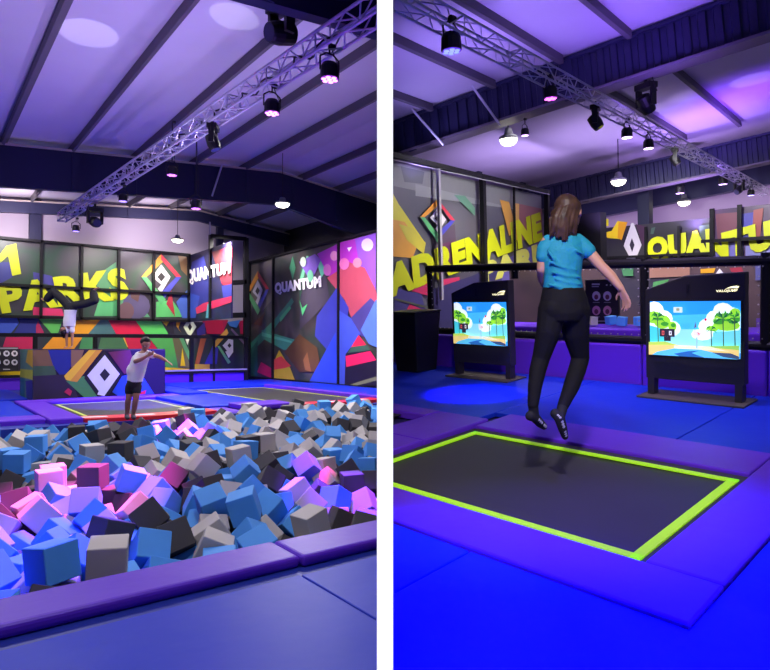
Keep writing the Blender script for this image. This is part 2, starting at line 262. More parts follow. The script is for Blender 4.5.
CUBES_B = '''5429,7472,-249,299,924,25,-230 692,6076,-327,592,-103,-549,580 8191,11588,-4,318,-641,309,624 3663,12865,-31,557,297,-232,-738 5797,11571,-69,501,-485,-514,-498 8269,11198,-270,561,0,-428,707 7309,9896,-52,663,-600,-228,384 6562,10620,-125,531,-178,-513,-650 2722,12866,-152,6,-899,435,-12 5018,11418,-138,595,673,-321,296 4719,7604,-177,210,929,-52,296 8089,11907,-95,316,52,-943,-76 3576,11672,11,71,348,250,-899 1951,11033,-218,722,661,-136,146 1828,10764,-176,1,-716,1,697 1403,10492,-114,21,860,-240,447 1975,6944,-203,760,-320,253,-505 1827,6180,-105,434,619,653,26 1211,5280,-224,96,763,-616,-169 8005,10886,-247,272,-266,-850,-363 5344,10508,-83,366,-423,-794,232 1098,12829,67,564,553,425,440 4754,8657,-117,570,-28,-38,820 1583,10277,-266,310,-744,-547,221 1226,10249,-249,411,-234,672,568 2118,7785,-73,523,396,753,24 1000,9319,-250,429,252,652,571 2344,6889,-278,599,267,286,697 8543,12893,15,767,-24,3,-639 4026,12367,-21,253,237,607,-713 7268,11760,-53,662,-131,-730,101 6967,10934,-178,247,-382,-736,-500 4565,11393,-86,244,634,207,-703 3778,11401,-114,7,661,-9,748 4463,9419,-35,-8,474,-693,-541 5018,11005,-205,397,579,711,-4 3436,10686,-130,192,-675,279,653 5527,8216,-197,16,315,-338,-886 5562,7850,-201,457,468,-754,-32 2294,9898,-207,681,124,393,-604 3529,8699,-195,39,470,669,-572 1906,9993,-231,245,-587,714,-289 2200,8954,-97,546,99,783,276 1948,8366,-291,402,-914,-1,-48 4316,5998,-371,44,-715,43,696 757,12866,57,240,-674,234,656 230,12867,43,722,-9,-10,690 214,11918,64,99,79,-990,-13 652,11664,-14,234,583,568,-530 862,12532,-78,167,40,-809,-561 513,12064,-72,288,751,302,509 547,12554,-126,88,584,10,-805 197,11584,-58,526,-5,-837,-139 1141,12891,-194,26,-6,706,-706 1162,12577,-194,618,-609,342,-359 667,11342,-130,381,-555,-679,289 4213,9515,-231,46,547,738,-390 12,12700,-238,58,521,823,213 793,11963,-205,696,714,-50,31 907,10500,-81,231,-481,-90,840 744,9633,51,760,17,606,-231 4010,8871,-117,246,264,-662,-655 453,11820,-231,169,-968,180,-19 591,10824,-136,284,-404,-866,71 533,10436,-100,102,-159,897,397 2545,9697,-113,66,429,489,756 3859,8537,-121,472,-486,-526,512 -34,12314,-318,536,454,-649,-291 -11,11698,-225,185,-69,666,718 403,11538,-271,832,192,503,-119 506,10001,-88,55,-924,53,371 825,10990,-177,123,325,-936,17 158,10987,-187,138,932,-104,-314 314,11278,-239,117,164,610,766 139,10171,-89,310,-618,-659,-292 18,11347,-225,-3,973,-228,13 2437,9158,-159,689,105,-708,108 198,10531,-179,323,259,-748,518 605,8483,5,356,-668,152,-634 44,9716,-156,630,-314,-692,154 3485,7639,-125,321,574,-351,665 180,9238,-181,383,756,-469,245 737,9554,-216,578,-71,-128,-801 -2,11002,-405,319,-67,-936,125 621,9273,-163,36,955,-158,245 -40,11374,-488,74,-13,-1,996 -5,10659,-377,774,395,415,267 29,9975,-273,607,390,212,-657 501,8972,-203,162,726,-652,-138 175,7735,-24,299,-276,-580,-704 3118,6811,-226,100,722,-578,363 599,7810,-87,459,-414,-780,-84 -17,10258,-391,171,-676,-430,571 -21,9450,-334,693,-97,-383,-601 233,8214,-123,279,-404,262,-829 439,8681,-213,703,699,77,93 1555,7649,-183,489,522,476,-508 21,12577,-653,430,-240,839,-226 -50,7297,27,454,-538,-559,436 110,8665,-222,998,0,-13,-36 466,8330,-285,173,777,-347,-494 224,6823,34,447,578,532,-424 565,7332,-127,695,205,547,416 74,9040,-356,388,595,-255,-654 2649,6016,-154,4,24,-706,-706 -5,11400,-749,127,685,-131,704 -10,11019,-750,394,597,383,-581 -27,10710,-750,33,13,0,-998 12,8295,-243,798,-79,478,-355 135,6555,-64,430,-22,899,62 22,10455,-567,431,-901,-20,10 -18,7948,-230,96,-745,126,647 -51,10177,-751,716,0,697,0 2411,6444,-363,229,113,398,881 379,6847,-220,104,185,-609,-763 -39,9493,-697,320,620,657,-281 -19,8743,-488,706,-706,-16,-4 -31,9826,-750,464,449,533,546 -42,7256,-241,17,-629,9,-776 -10,6934,-288,745,-565,-216,-277 164,5897,-91,434,788,74,-429 1192,6054,-274,245,-416,244,840 -19,7542,-259,224,671,694,125 196,6235,-186,389,628,670,-61 414,6528,-246,504,714,-156,458 1106,6908,-368,170,-181,-507,-825 -51,9155,-751,493,-493,-506,-506 -12,6626,-299,624,619,-335,338 2,8628,-749,940,5,-13,-338 220,5520,-144,426,899,-84,-38 4,8291,-749,815,8,-11,-577 -67,5565,-168,693,156,138,-689 43,7968,-748,-10,-683,-728,-9 -36,6080,-304,961,-239,-129,26 -59,5210,-213,584,-423,-570,392 31,7125,-748,406,589,395,-574 326,5248,-341,452,-48,-783,421 3,6802,-749,474,510,-487,524 236,5454,-487,710,-385,-193,-556 5,4889,-332,363,-537,55,-758 -32,6425,-750,544,-466,529,453 -59,5319,-453,585,-402,570,-413 0,5966,-749,70,-694,-72,-713 8720,11726,-261,340,280,-613,-655 7518,10131,-240,705,-382,-592,-65 8923,12061,-508,-7,-851,-523,-11 5758,9108,-208,548,335,-221,733 7113,9679,-304,424,-103,793,424 6380,8645,-315,661,-602,-329,301 5981,8231,-302,300,102,-500,805 6090,8413,-511,496,445,-679,-306 3793,6563,-241,779,476,-384,133 5369,7402,-604,951,4,-13,-305 1553,6489,-251,582,383,225,680 3981,5516,-387,116,-852,-480,-167 3454,6039,-394,328,-636,320,619 2262,5162,-344,547,-133,447,-694 1283,11405,-190,985,2,-13,-167 3082,8403,-189,207,-224,541,782 795,10207,-204,635,288,-652,296 378,10227,-360,80,365,33,926 381,9868,-356,483,-715,504,-20 386,7979,-241,747,-172,-282,-576 341,7603,-267,899,-85,399,156 274,7239,-218,708,10,-10,-705 1974,6060,-288,485,-741,-111,-449 2967,4860,-407,697,-700,-119,100 2357,4434,-259,43,-941,60,-326 1563,9487,-302,354,-834,376,192 695,9866,-261,178,-631,-666,352 45,12896,-748,771,-9,-10,635 826,7941,-280,521,-107,-688,491 93,7541,-747,457,-472,-538,525'''
# ================================================================== LEFT HALL : foam pit
RIDGE = 10.0
def zroof(X): return 6.93 + .08 * X if X < RIDGE else 6.93 + .08 * RIDGE - .12 * (X - RIDGE)
# floors
mb = MB(); mb.box((-6, -5, -.3), (9, 4.24, -.03)); mb.box((-6, 4.24, -.3), (-.2, 13.15, -.03)); mb.box((-6, 13.2, -.3), (13, 32, -.004))
struct(mb, 'floor', mat('dark_blue_floor', (30, 48, 150), .45))
mb = MB(); mb.box((-.6, 4.0, -1.2), (13, 13.6, -.9)); struct(mb, 'floor_pit', M_DARK)
mb = MB(); mb.box((-.3, 13.16, -.9), (13, 13.3, -.34)); mb.box((-.3, 4.1, -.9), (9, 4.24, -.31)); mb.box((-.4, 4.24, -.9), (-.22, 13.2, -.31))
struct(mb, 'wall_pit', M_DARK)
# roof, rafters, purlins
mb = MB()
for a, b in ((-8, RIDGE), (RIDGE, 15)):
    mb.hexa([(a, -6, zroof(a)), (b, -6, zroof(b)), (b, 27.6, zroof(b)), (a, 27.6, zroof(a)), (a, -6, zroof(a) + .12), (b, -6, zroof(b) + .12), (b, 27.6, zroof(b) + .12), (a, 27.6, zroof(a) + .12)])
struct(mb, 'ceiling', M_ROOF)
for i, X in enumerate((.1, 1.84, 3.52, 5.25, 7.05, 8.75, 10.9, 12.4)):
    z = zroof(X); mb = MB(); mb.bar((X, -5, z - .12), (X, 27, z - .12), .07, .22); mb.bar((X + .06, -5, z - .03), (X + .06, 27, z - .03), .16, .03)
    struct(mb, 'trim_%d' % (i + 10), M_PURLIN)
def rafter(Y, dep, wid, nm):
    web = MB(); fl = MB()
    for a, b in ((-8, RIDGE), (RIDGE, 14.6)):
        za, zb = zroof(a) - .23, zroof(b) - .23
        da = dep if a < RIDGE else dep; db = dep if b <= RIDGE else dep * 1.35
        web.hexa([(a, Y - wid / 2, za - da), (b, Y - wid / 2, zb - db), (b, Y + wid / 2, zb - db), (a, Y + wid / 2, za - da), (a, Y - wid / 2, za), (b, Y - wid / 2, zb), (b, Y + wid / 2, zb), (a, Y + wid / 2, za)])
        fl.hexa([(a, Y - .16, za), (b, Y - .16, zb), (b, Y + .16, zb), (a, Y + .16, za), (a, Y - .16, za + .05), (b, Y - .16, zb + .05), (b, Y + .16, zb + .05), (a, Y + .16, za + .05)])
    x = -7
    while x < 14:  # stiffeners on the cladding
        z = zroof(x) - .26; web.box((x, Y - wid / 2 - .03, z - dep * .96), (x + .12, Y - wid / 2, z)); x += 1.75
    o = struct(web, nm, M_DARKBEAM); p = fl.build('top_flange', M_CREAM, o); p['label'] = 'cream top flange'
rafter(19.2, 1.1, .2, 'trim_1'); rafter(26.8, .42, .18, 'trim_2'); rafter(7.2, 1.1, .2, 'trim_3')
# end wall behind everything
mb = MB(); mb.box((-8, 27.25, 0), (14.6, 27.5, 8)); o = struct(mb, 'wall_back', mat('pale_gable', (168, 158, 172), .6))
mb = MB(); mb.box((3.5, 27.05, 5.4), (3.9, 27.25, 7.2)); mb.box((11.0, 27.05, 5.0), (11.3, 27.25, 7.6)); mb.build('column', M_DARKBEAM, o)
mb = MB(); mb.box((-8, -6, 0), (-7.8, 27.5, 7)); struct(mb, 'wall_left', mat('grey_cladding', (90, 88, 104), .6))
# ---- upper mural on the end wall
bw = Board('L', (0, 27.0, 0), (1, 0, 0))
mb = MB(); bw.slab(mb, (-2, 2.64), (9.72, 5.56), .08)
up = struct(mb, 'wall_mural', clouds('mural_dark', [(28, 26, 32), (62, 58, 66), (44, 70, 56), (70, 62, 74), (34, 30, 36)], .45), origin=(4, 27, 2.6))
P = [((44, 48, 132), [(-6, 262), (9, 262), (14, 276), (0, 284), (-6, 284)]), ((66, 62, 140), [(33, 272), (52, 276), (56, 286), (34, 282)]),
     ((212, 48, 104), [(33, 307), (62, 309), (64, 316), (33, 315)]), ((84, 172, 108), [(94, 316), (100, 296), (128, 292), (120, 316)]), ((86, 150, 104), [(96, 276), (116, 262), (117, 296), (98, 300)]),
     ((88, 158, 108), [(118, 300), (134, 297), (150, 317), (119, 317)]), ((84, 76, 112), disc(136, 306, 14, 13)), ((104, 76, 84), disc(126, 311, 8, 9)),
     ((90, 186, 104), [(156, 302), (172, 300), (184, 317), (156, 317)]), ((74, 104, 190), [(176, 302), (187, 290), (187, 318), (182, 318)]), ((96, 66, 62), [(130, 288), (140, 292), (138, 302), (131, 298)]),
     ((126, 96, 66), [(178, 256), (187, 257), (187, 276), (181, 270)]), ((170, 44, 60), [(166, 304), (171, 290), (175, 317)])]
P += emblem(161, 277, 20, 23, .26)
P += [(M_YEL, [(0, 254), (6, 246), (16, 243.5), (21, 274), (12, 276), (8, 256), (0, 263)])]
prints(bw, P, 'mural_print', up)
letters(bw, 'PARKS', [(-5, 285), (124.5, 267), (130, 299), (2, 314)], 'lettering', M_YEL, up, .05, .05, 'bright yellow slanted block lettering')
# frame of posts and rails on the mural
fr = thing('mural_frame', (4, 26.9, 2.6), 'black steel grid of posts and rails over the high yellow-lettered end mural', 'frame')
for X in (3.9, 5.32, 6.72, 8.13, 9.65):
    m = MB(); m.bar((X, 26.9, 2.6), (X, 26.9, 5.58), .1, .1, (0, 1, 0)); m.build('post', M_STEEL, fr)
for z in (2.64, 3.83, 5.56):
    m = MB(); m.bar((-2, 26.9, z), (9.7, 26.9, z), .1, .1); m.build('rail', M_STEEL, fr)
# ---- return wall with white lettering
y1 = onX('L', 231, 280, 9.7).y
rw = Board('L', (9.7, 27, 0), (0, -1, 0)); mb = MB(); rw.slab(mb, (0, 2.6), (27 - y1, 5.56), .08)
o = struct(mb, 'wall_return', clouds('mural_navy', [(24, 24, 44), (40, 40, 92), (34, 28, 48)], .6), origin=(9.7, 26, 2.6))
P = [((150, 40, 62), [(212, 252), (232, 246), (232, 290), (222, 284)]), ((52, 56, 150), [(192, 262), (204, 256), (212, 290), (204, 312), (187, 300)]), ((58, 82, 190), [(187, 292), (200, 296), (196, 318), (187, 318)]),
     ((60, 66, 170), [(222, 286), (232, 284), (232, 300), (224, 302)]), ((222, 50, 100), [(196, 308), (204, 303), (232, 296), (232, 302), (197, 314)]), ((110, 190, 210), [(206, 318), (208, 304), (212, 304), (209, 318)])]
prints(rw, P, 'mural_print', o); letters(rw, 'QUANTUM', [(188, 270), (231, 261.5), (231.5, 275), (189, 286)], 'lettering', M_WHITE, o, .05, .07, 'white block lettering')
# ---- lower mural band
lb = Board('L', (0, 27.05, 0), (1, 0, 0)); mb = MB(); lb.slab(mb, (-2, 0), (12.6, 2.62), .08)
o = struct(mb, 'wall_lower', clouds('mural_plum', [(36, 34, 52), (60, 52, 70), (44, 60, 58), (50, 44, 70)], .5), origin=(5, 27, 0))
P = [((62, 88, 190), [(-4, 318), (17, 318), (19, 323), (11, 333), (-4, 333)]), ((44, 50, 130), [(19, 318), (38, 318), (44, 333), (14, 333), (20, 323)]), ((176, 40, 84), [(36, 326), (38, 321), (44, 333), (36, 333)]),
     ((192, 34, 84), [(6, 337), (33, 337), (33, 349), (2, 349)]), ((92, 182, 84), [(39, 319), (63, 319), (58, 333), (51, 333)]), ((236, 160, 28), [(77, 320), (100, 320), (88, 334), (72, 334)]),
     ((230, 150, 34), [(53, 337), (83, 337), (74, 349), (42, 349)]), ((66, 140, 84), [(82, 337), (93, 337), (94, 349), (79, 349)]), ((72, 116, 118), [(100, 320), (109, 320), (117, 334), (88, 334)]),
     ((70, 118, 74), [(101, 337), (122, 337), (128, 349), (98, 349)]), ((226, 18, 66), [(108, 320), (135, 320), (145, 334), (116, 334)]), ((240, 190, 60), [(122, 336), (124, 337), (130, 348), (127, 347)]),
     ((206, 26, 66), [(124, 337), (148, 337), (158, 350), (129, 350)]), ((94, 214, 96), [(135, 320), (160, 320), (168, 334), (145, 334)]), ((84, 176, 84), [(148, 337), (181, 337), (190, 368), (166, 368), (157, 348)]),
     ((110, 104, 70), [(172, 337), (182, 337), (190, 368), (178, 368)]), ((240, 190, 34), [(160, 320), (170, 320), (166, 326)]), ((236, 170, 40), [(176, 321), (181, 320), (178, 328), (181, 333), (176, 326)]),
     ((96, 168, 110), [(178, 336), (182, 336), (190, 354), (189, 361)]), ((246, 208, 20), [(180, 366), (182, 348), (185, 366)]),
     ((40, 36, 46), [(166, 326), (172, 320), (174, 334), (168, 333)]), ((232, 240, 200), [(183, 327), (187, 320.5), (192, 320.5), (196, 327), (190, 336), (187, 334)]), ((40, 36, 40), [(187.4, 327), (189.5, 323), (191.6, 327), (189.5, 331)]),
     ((236, 240, 214), [(185, 339), (189, 339), (187, 345)]), ((176, 30, 74), [(201, 320), (228, 320), (222, 333), (208, 333)]), ((200, 24, 70), [(205, 321), (222, 321), (224, 334), (206, 334)]), ((176, 22, 72), [(238, 321), (246, 320), (246, 334), (240, 334)]),
     ((66, 120, 196), [(227, 322), (240, 320), (236, 328), (229, 326)]), ((170, 90, 60), [(194, 366), (201, 334), (204, 332), (206, 338), (198, 366)]), ((66, 54, 140), [(196, 330), (204, 322), (205, 334), (197, 336)]),
     ((56, 50, 150), [(204, 364), (212, 346), (218, 348), (216, 364)]), ((228, 168, 72), [(212, 344), (226, 328.5), (228, 333), (215, 347.5)]), ((104, 170, 124), [(216.5, 346), (219, 346), (230, 362), (227.5, 364)]),
     ((206, 200, 214), [(222, 345.5), (228, 339), (232.5, 340), (232.5, 352), (228, 358), (224.5, 351.5), (226.5, 351)]), ((34, 30, 40), [(226.8, 345.5), (228.8, 343), (230.8, 345.5), (228.8, 348)]),
     ((120, 96, 130), [(231, 328), (245, 343), (243.6, 345), (230, 330)]), ((246, 206, 20), [(-4, 372), (20, 371), (20, 378), (-4, 378)]), ((246, 208, 22), [(164, 367), (190, 369), (190, 373), (164, 373)]), ((210, 170, 60), [(194, 364), (209, 364), (209, 371), (194, 371)]),
     ((70, 150, 140), [(247, 337), (252, 337), (252, 356), (247, 352)])]
prints(lb, P, 'mural_print', o)
# poster with six round icons
pb = Board('L', (0, 26.5, 0), (1, 0, 0)); a, b = pb.st(-14, 371), pb.st(18.5, 347)
mb = MB(); pb.slab(mb, a, b, .04); po = tag(mb.build('poster', mat('poster_black', (24, 22, 28), .5)), 'black poster of round white icons standing beside the printed block', 'poster')
prints(pb, [((150, 148, 150), [(-14, 347.5), (18, 347.5), (18, 349), (-14, 349)])], 'header_print', po)
for x, y in ((x, y) for x in (-2.5, 6.5, 14.5) for y in (353.5, 362.3)):
    prints(pb, [((214, 212, 214), disc(x, y, 3.3, 3, 10)), ((60, 56, 64), [(x - 1.6, y - 1), (x + 1.2, y - 1.6), (x + 1.8, y + 1), (x - .6, y + 1.4)])], 'icon_print', po)
prints(pb, [((160, 158, 160), [(3, 368.8), (10, 368.8), (10, 369.8), (3, 369.8)])], 'footer_print', po)
# ---- fence of rails in front of the lower mural
fe = thing('barrier_fence', (6, 24.8, 0), 'black rail fence in front of the low multicoloured mural band', 'fence')
zt = onY('L', 120, 336, 24.8).z; zb = onY('L', 215, 371.5, 24.8).z
def xs(px): return onY('L', px, 350, 24.8).x
for z, w in ((zt, .13), (zb, .1)):
    m = MB(); m.bar((-2, 24.8, z), (xs(246), 24.8, z), w, w); m.build('rail', M_STEEL, fe)
for px in (35, 95, 191.5, 214, 246):
    m = MB(); m.bar((xs(px), 24.8, -.004), (xs(px), 24.8, zt), .14 if px != 214 else .06, .12, (0, 1, 0)); m.build('post', M_STEEL, fe)
m = MB()
for i in range(60):
    x = xs(164) + (xs(246) - xs(164)) * i / 59; m.box((x - .03, 24.73, zb + .04), (x + .03, 24.8, zb + .1))
m.build('lacing', mat('pale_cord', (160, 156, 160), .7), fe)['kind'] = 'stuff'
mb = MB(); mb.box((-2, 24.9, -.004), (xs(246), 25.1, zb - .04)); tag(mb.build('kick_pad', M_PURPLE, bevel=.03), 'long purple kick pad along the foot of the black rail fence', 'pad')
# ---- hanging net frame
nf = thing('net_frame', (onY('L', 228, 300, 24.5).x, 24.5, 2.5), 'tall black framed net panel beside the white lettering of the return wall', 'frame')
def q(px, py): return onY('L', px, py, 24.5)
for (a, b, w) in (((211, 235), (211, 318), .16), ((246, 238), (246, 337), .2), ((211, 236), (246, 239), .16), ((211, 284), (246, 282), .2), ((211, 316), (246, 315), .22)):
    m = MB(); m.bar(q(*a), q(*b), w, .14, (0, 1, 0)); m.build('frame_bar', M_STEEL, nf)
m = MB(); m.tube(q(210, 222), q(210, 300), .035); m.build('hanging_rod', M_TRUSS, nf)
m = MB(); m.tube(q(224, 243), q(224, 314), .02); m.build('thin_rod', M_TRUSS, nf)
# ---- side wall with mural
XW = 12.6
sw = Board('L', (XW, 27, 0), (0, -1, 0)); mb = MB(); sw.slab(mb, (-.0, .05), (16, 5.44), .08)
o = struct(mb, 'wall_right', clouds('mural_smoke', [(38, 34, 38), (66, 58, 60), (50, 60, 56), (86, 80, 82), (44, 38, 52)], .5), origin=(XW, 20, 0))
P = [((112, 104, 100), [(249, 266), (272, 260), (272, 300), (262, 312), (249, 300)]), ((70, 62, 80), [(300, 262), (322, 252), (330, 300), (300, 330)]),
     ((62, 138, 110), [(250, 344), (276, 318), (292, 298), (294, 302), (272, 332), (252, 352)]), ((70, 150, 118), [(262, 330), (296, 340), (310, 350), (284, 350), (262, 338)]), ((96, 190, 150), [(262, 332), (292, 341), (292, 343), (262, 336)]),
     ((44, 92, 84), [(249, 352), (258, 340), (258, 376), (249, 380)]), ((52, 92, 74), [(300, 276), (304, 258), (306, 276), (300, 300)]), ((74, 150, 110), [(290, 268), (293, 256), (296, 268), (293, 280)]), ((112, 190, 150), [(300, 280), (307, 256), (309, 256), (303, 282)]),
     ((98, 196, 160), [(318, 264), (323, 258), (329, 266), (322, 278)]), ((88, 200, 120), [(300, 300), (303, 308), (308, 304), (303, 316)]), ((80, 180, 120), [(280, 318), (290, 306), (292, 308), (281, 322)]),
     ((92, 60, 46), [(254, 324), (266, 312), (262, 326)]), ((100, 66, 44), [(285, 352), (300, 334), (318, 348), (322, 372), (300, 372)]), ((150, 96, 60), [(304, 360), (308, 352), (312, 372), (306, 370)]),
     ((222, 190, 44), [(273.5, 364), (280, 350), (291, 368), (296, 381), (273.5, 378)]), ((232, 76, 66), [(273.5, 360), (282, 356), (292, 366), (286, 368), (273.5, 370)]), ((190, 34, 76), [(258, 372), (262, 362), (272, 368), (272, 378)]),
     ((168, 48, 178), [(318, 254), (343, 242), (356, 239), (360, 262), (345, 286), (330, 276)]), ((122, 84, 186), [(300, 262), (316, 254), (322, 260), (312, 282)]), ((132, 80, 190), [(356, 239), (377, 233), (377, 290), (362, 276)]),
     ((176, 72, 92), [(328, 278), (340, 270), (350, 262), (366, 268), (376, 288), (380, 300), (354, 322), (346, 300)]), ((58, 62, 168), [(318, 316), (338, 288), (350, 308), (344, 350), (330, 352), (316, 336)]),
     ((68, 60, 130), [(352, 318), (372, 298), (380, 306), (380, 340), (362, 336)]), ((84, 118, 206), [(362, 330), (377, 300), (380, 300), (380, 348), (370, 344)]),
     ((48, 72, 214), [(310, 382.5), (337, 332), (339, 384)]), ((66, 84, 196), [(340, 310), (352, 318), (362, 334), (347, 354), (346, 385), (340, 385)]), ((34, 26, 40), [(347, 354), (361, 336), (380, 362), (380, 386), (346, 385)]),
     ((232, 36, 74), [(352, 348), (360, 335), (368, 345)]), ((60, 96, 76), [(349, 353), (353, 347), (368, 345), (372, 350), (356, 352)]), ((240, 36, 92), [(347, 356), (372, 351), (378, 360), (348, 367)]), ((120, 120, 90), [(350, 385), (372, 378), (380, 376), (380, 380), (356, 386)]),
     ((206, 190, 206), disc(369, 245, 6, 6.5)), ((210, 110, 166), disc(346, 264, 5, 6)), ((206, 130, 150), disc(359, 263, 4.5, 5)), ((196, 106, 180), disc(329, 270, 4, 6)), ((226, 150, 190), disc(336, 256, 4, 5)), ((110, 190, 150), disc(312, 276, 3, 6)), ((186, 206, 186), disc(305, 262, 3, 5)),
     ((236, 240, 240), [(349, 248), (354, 247), (351, 252)])]
P += emblem(259.5, 291, 11.5, 20, .28, -.16)
prints(sw, P, 'mural_print', o)
letters(sw, 'QUANTUM', [(276, 283), (322.5, 275.5), (323, 289), (276.5, 295.5)], 'lettering', M_WHITE, o, .07, .07, 'white block lettering')
fr = thing('wall_frame', (XW - .08, 22, .05), 'black steel posts and top rail along the tall side mural', 'frame')
for px in (248, 273, 338.5):
    Y = 26.9 if px == 248 else onX('L', px, 320, XW - .08).y
    m = MB(); m.bar((XW - .08, Y, .03), (XW - .08, Y, 5.5), .1, .08, (0, 1, 0)); m.build('post', M_STEEL, fr)
for z in (.1, 5.46):
    m = MB(); m.bar((XW - .08, 26.95, z), (XW - .08, 12, z), .08, .09); m.build('rail', M_STEEL, fr)
mb = MB(); mb.box((14.5, -6, 0), (14.7, 27.5, 7.4)); struct(mb, 'wall_outer', mat('dark_side', (44, 42, 54), .6))

# ---- printed block in the middle
bx0, bx1, by = 2.66, 6.43, 20.0
bt = onY('L', 100, 349, by).z
blk = thing('padded_block', (4.5, by, 0), 'large padded block printed with a white diamond and a yellow bar', 'block')
m = MB(); m.box((bx0, by, 0), (bx1, by + 2.2, bt)); m.build('body', mat('block_plum', (34, 22, 54), .6, spec=.2), blk, bevel=.04)
fb = Board('L', (0, by, 0), (1, 0, 0))
P = [((110, 78, 60), [(33, 350), (50, 350), (56, 370), (33, 372)]), ((24, 34, 132), [(48, 350), (71, 350), (71, 366), (64, 380), (54, 368)]), ((54, 80, 62), [(33, 366), (54, 366), (58, 380), (33, 380)]), ((40, 24, 60), [(33, 376), (70, 374), (78, 398), (33, 401)]),
     ((128, 92, 76), [(71, 350), (84, 350), (80, 362), (71, 368)]), ((70, 128, 84), [(66, 381), (84, 376), (102, 396), (84, 397.5)]), ((226, 176, 50), [(64, 376), (89, 350), (102, 350), (76, 382), (66, 380)]), ((206, 140, 50), [(70, 381), (96, 350), (102, 350), (77, 382)]),
     ((20, 16, 26), [(84, 378), (104, 351), (122, 374), (106, 399), (97, 396)]), ((34, 70, 190), [(112, 392), (122, 376), (140, 372), (154, 394), (118, 396)]), ((96, 28, 70), [(108, 352), (130, 350), (136, 372), (124, 374)]), ((200, 30, 60), [(140, 392), (146, 390), (145, 394), (140, 394.5)]),
     ((176, 30, 80), [(64, 392), (68, 388), (72, 391), (70, 396)]),
     ((212, 206, 232), [(87, 375.5), (104.5, 355), (119.5, 374), (104, 396), (97, 394.5), (98.5, 391)]), ((30, 24, 50), [(99.4, 374.6), (104.5, 368.4), (109.8, 374.4), (104.3, 381.2)])]
prints(fb, P, 'front_print', blk, .004)
ls = Board('L', (bx0, by, 0), (0, 1, 0))
prints(ls, [((110, 150, 130), [(20.5, 349), (33, 349), (33, 401), (20.5, 398)]), ((222, 176, 60), [(28, 350), (33, 350), (33, 368), (26, 362)]), ((208, 206, 60), [(20.5, 369), (33, 370), (33, 380), (20.5, 377)]), ((44, 128, 120), [(20.5, 378), (25, 378), (25, 398), (20.5, 398)]), ((60, 60, 130), [(26, 381), (33, 380), (33, 401), (27, 399)])], 'side_print', blk, .004)

# ---- deck pads and trampolines by the pit
def slabthing(name, lo, hi, m, label, cat='pad', bevel=.035, room='L', group=None):
    mb = MB(); mb.box(lo, hi); return tag(mb.build(name, m, None, room, bevel=bevel, seg=3), label, cat, group)
slabthing('deck_mat', (-6, 14.6, 0), (2.1, 19.4, .06), M_BLUE, 'wide blue deck mat beyond the pit at the foot of the poster', 'mat')
slabthing('deck_pad', (-6, 13.75, -.34), (2.1, 14.58, .1), M_PURPLE, 'long purple edge pad along the far rim of the foam pit')
slabthing('deck_pad', (2.12, 13.5, -.34), (2.73, 18.0, .1), M_PURPLE, 'purple pad beside the trampoline the jumper stands on')
slabthing('deck_pad', (2.12, 18.04, 0), (6.3, 18.8, .1), M_PURPLE, 'purple pad between the printed block and the jumper trampoline')
slabthing('deck_pad', (5.5, 14.3, -.3), (7.35, 18.0, .1), M_BLUE, 'broad blue pad dividing the two far trampolines')
slabthing('deck_pad', (5.5, 13.31, -.36), (6.06, 14.28, .06), M_PURPLE, 'rounded purple corner pad between the jumper trampoline and the dark box', bevel=.1)
slabthing('deck_pad', (7.36, 13.3, -.4), (7.485, 14.0, .1), M_PURPLE, 'small purple upright pad on the far side of the dark fronted box')
mb = MB(); mb.box((6.1, 13.31, -.5), (7.34, 14.26, .04)); bx = tag(mb.build('landing_box', M_DARK), 'dark fronted box with a purple padded lid at the pit edge', 'box')
m = MB(); m.box((6.09, 13.29, .04), (7.345, 14.27, .16)); m.build('lid', M_PURPLE, bx, bevel=.03)
slabthing('deck_mat', (-2, 20, 0), (2.6, 24.6, .05), M_BLUE, 'blue mat behind the printed block towards the poster', 'mat')
slabthing('deck_pad', (6.5, 18.9, 0), (7.4, 24.6, .1), M_BLUE, 'blue mat strip leading from the printed block to the rail fence')
slabthing('deck_pad', (7.5, 21.0, 0), (12.4, 24.5, .1), M_BLUE, 'blue mat beyond the right trampoline at the foot of the fence', 'mat')
slabthing('deck_pad', (10.5, 13.4, -.3), (12.44, 20.9, .12), M_BLUE, 'blue walkway mat along the foot of the tall side mural', 'mat')
slabthing('deck_pad', (10.3, 13.6, -.3), (10.48, 20.9, .14), M_PURPLE, 'narrow purple pad between the right trampoline and the walkway mat')
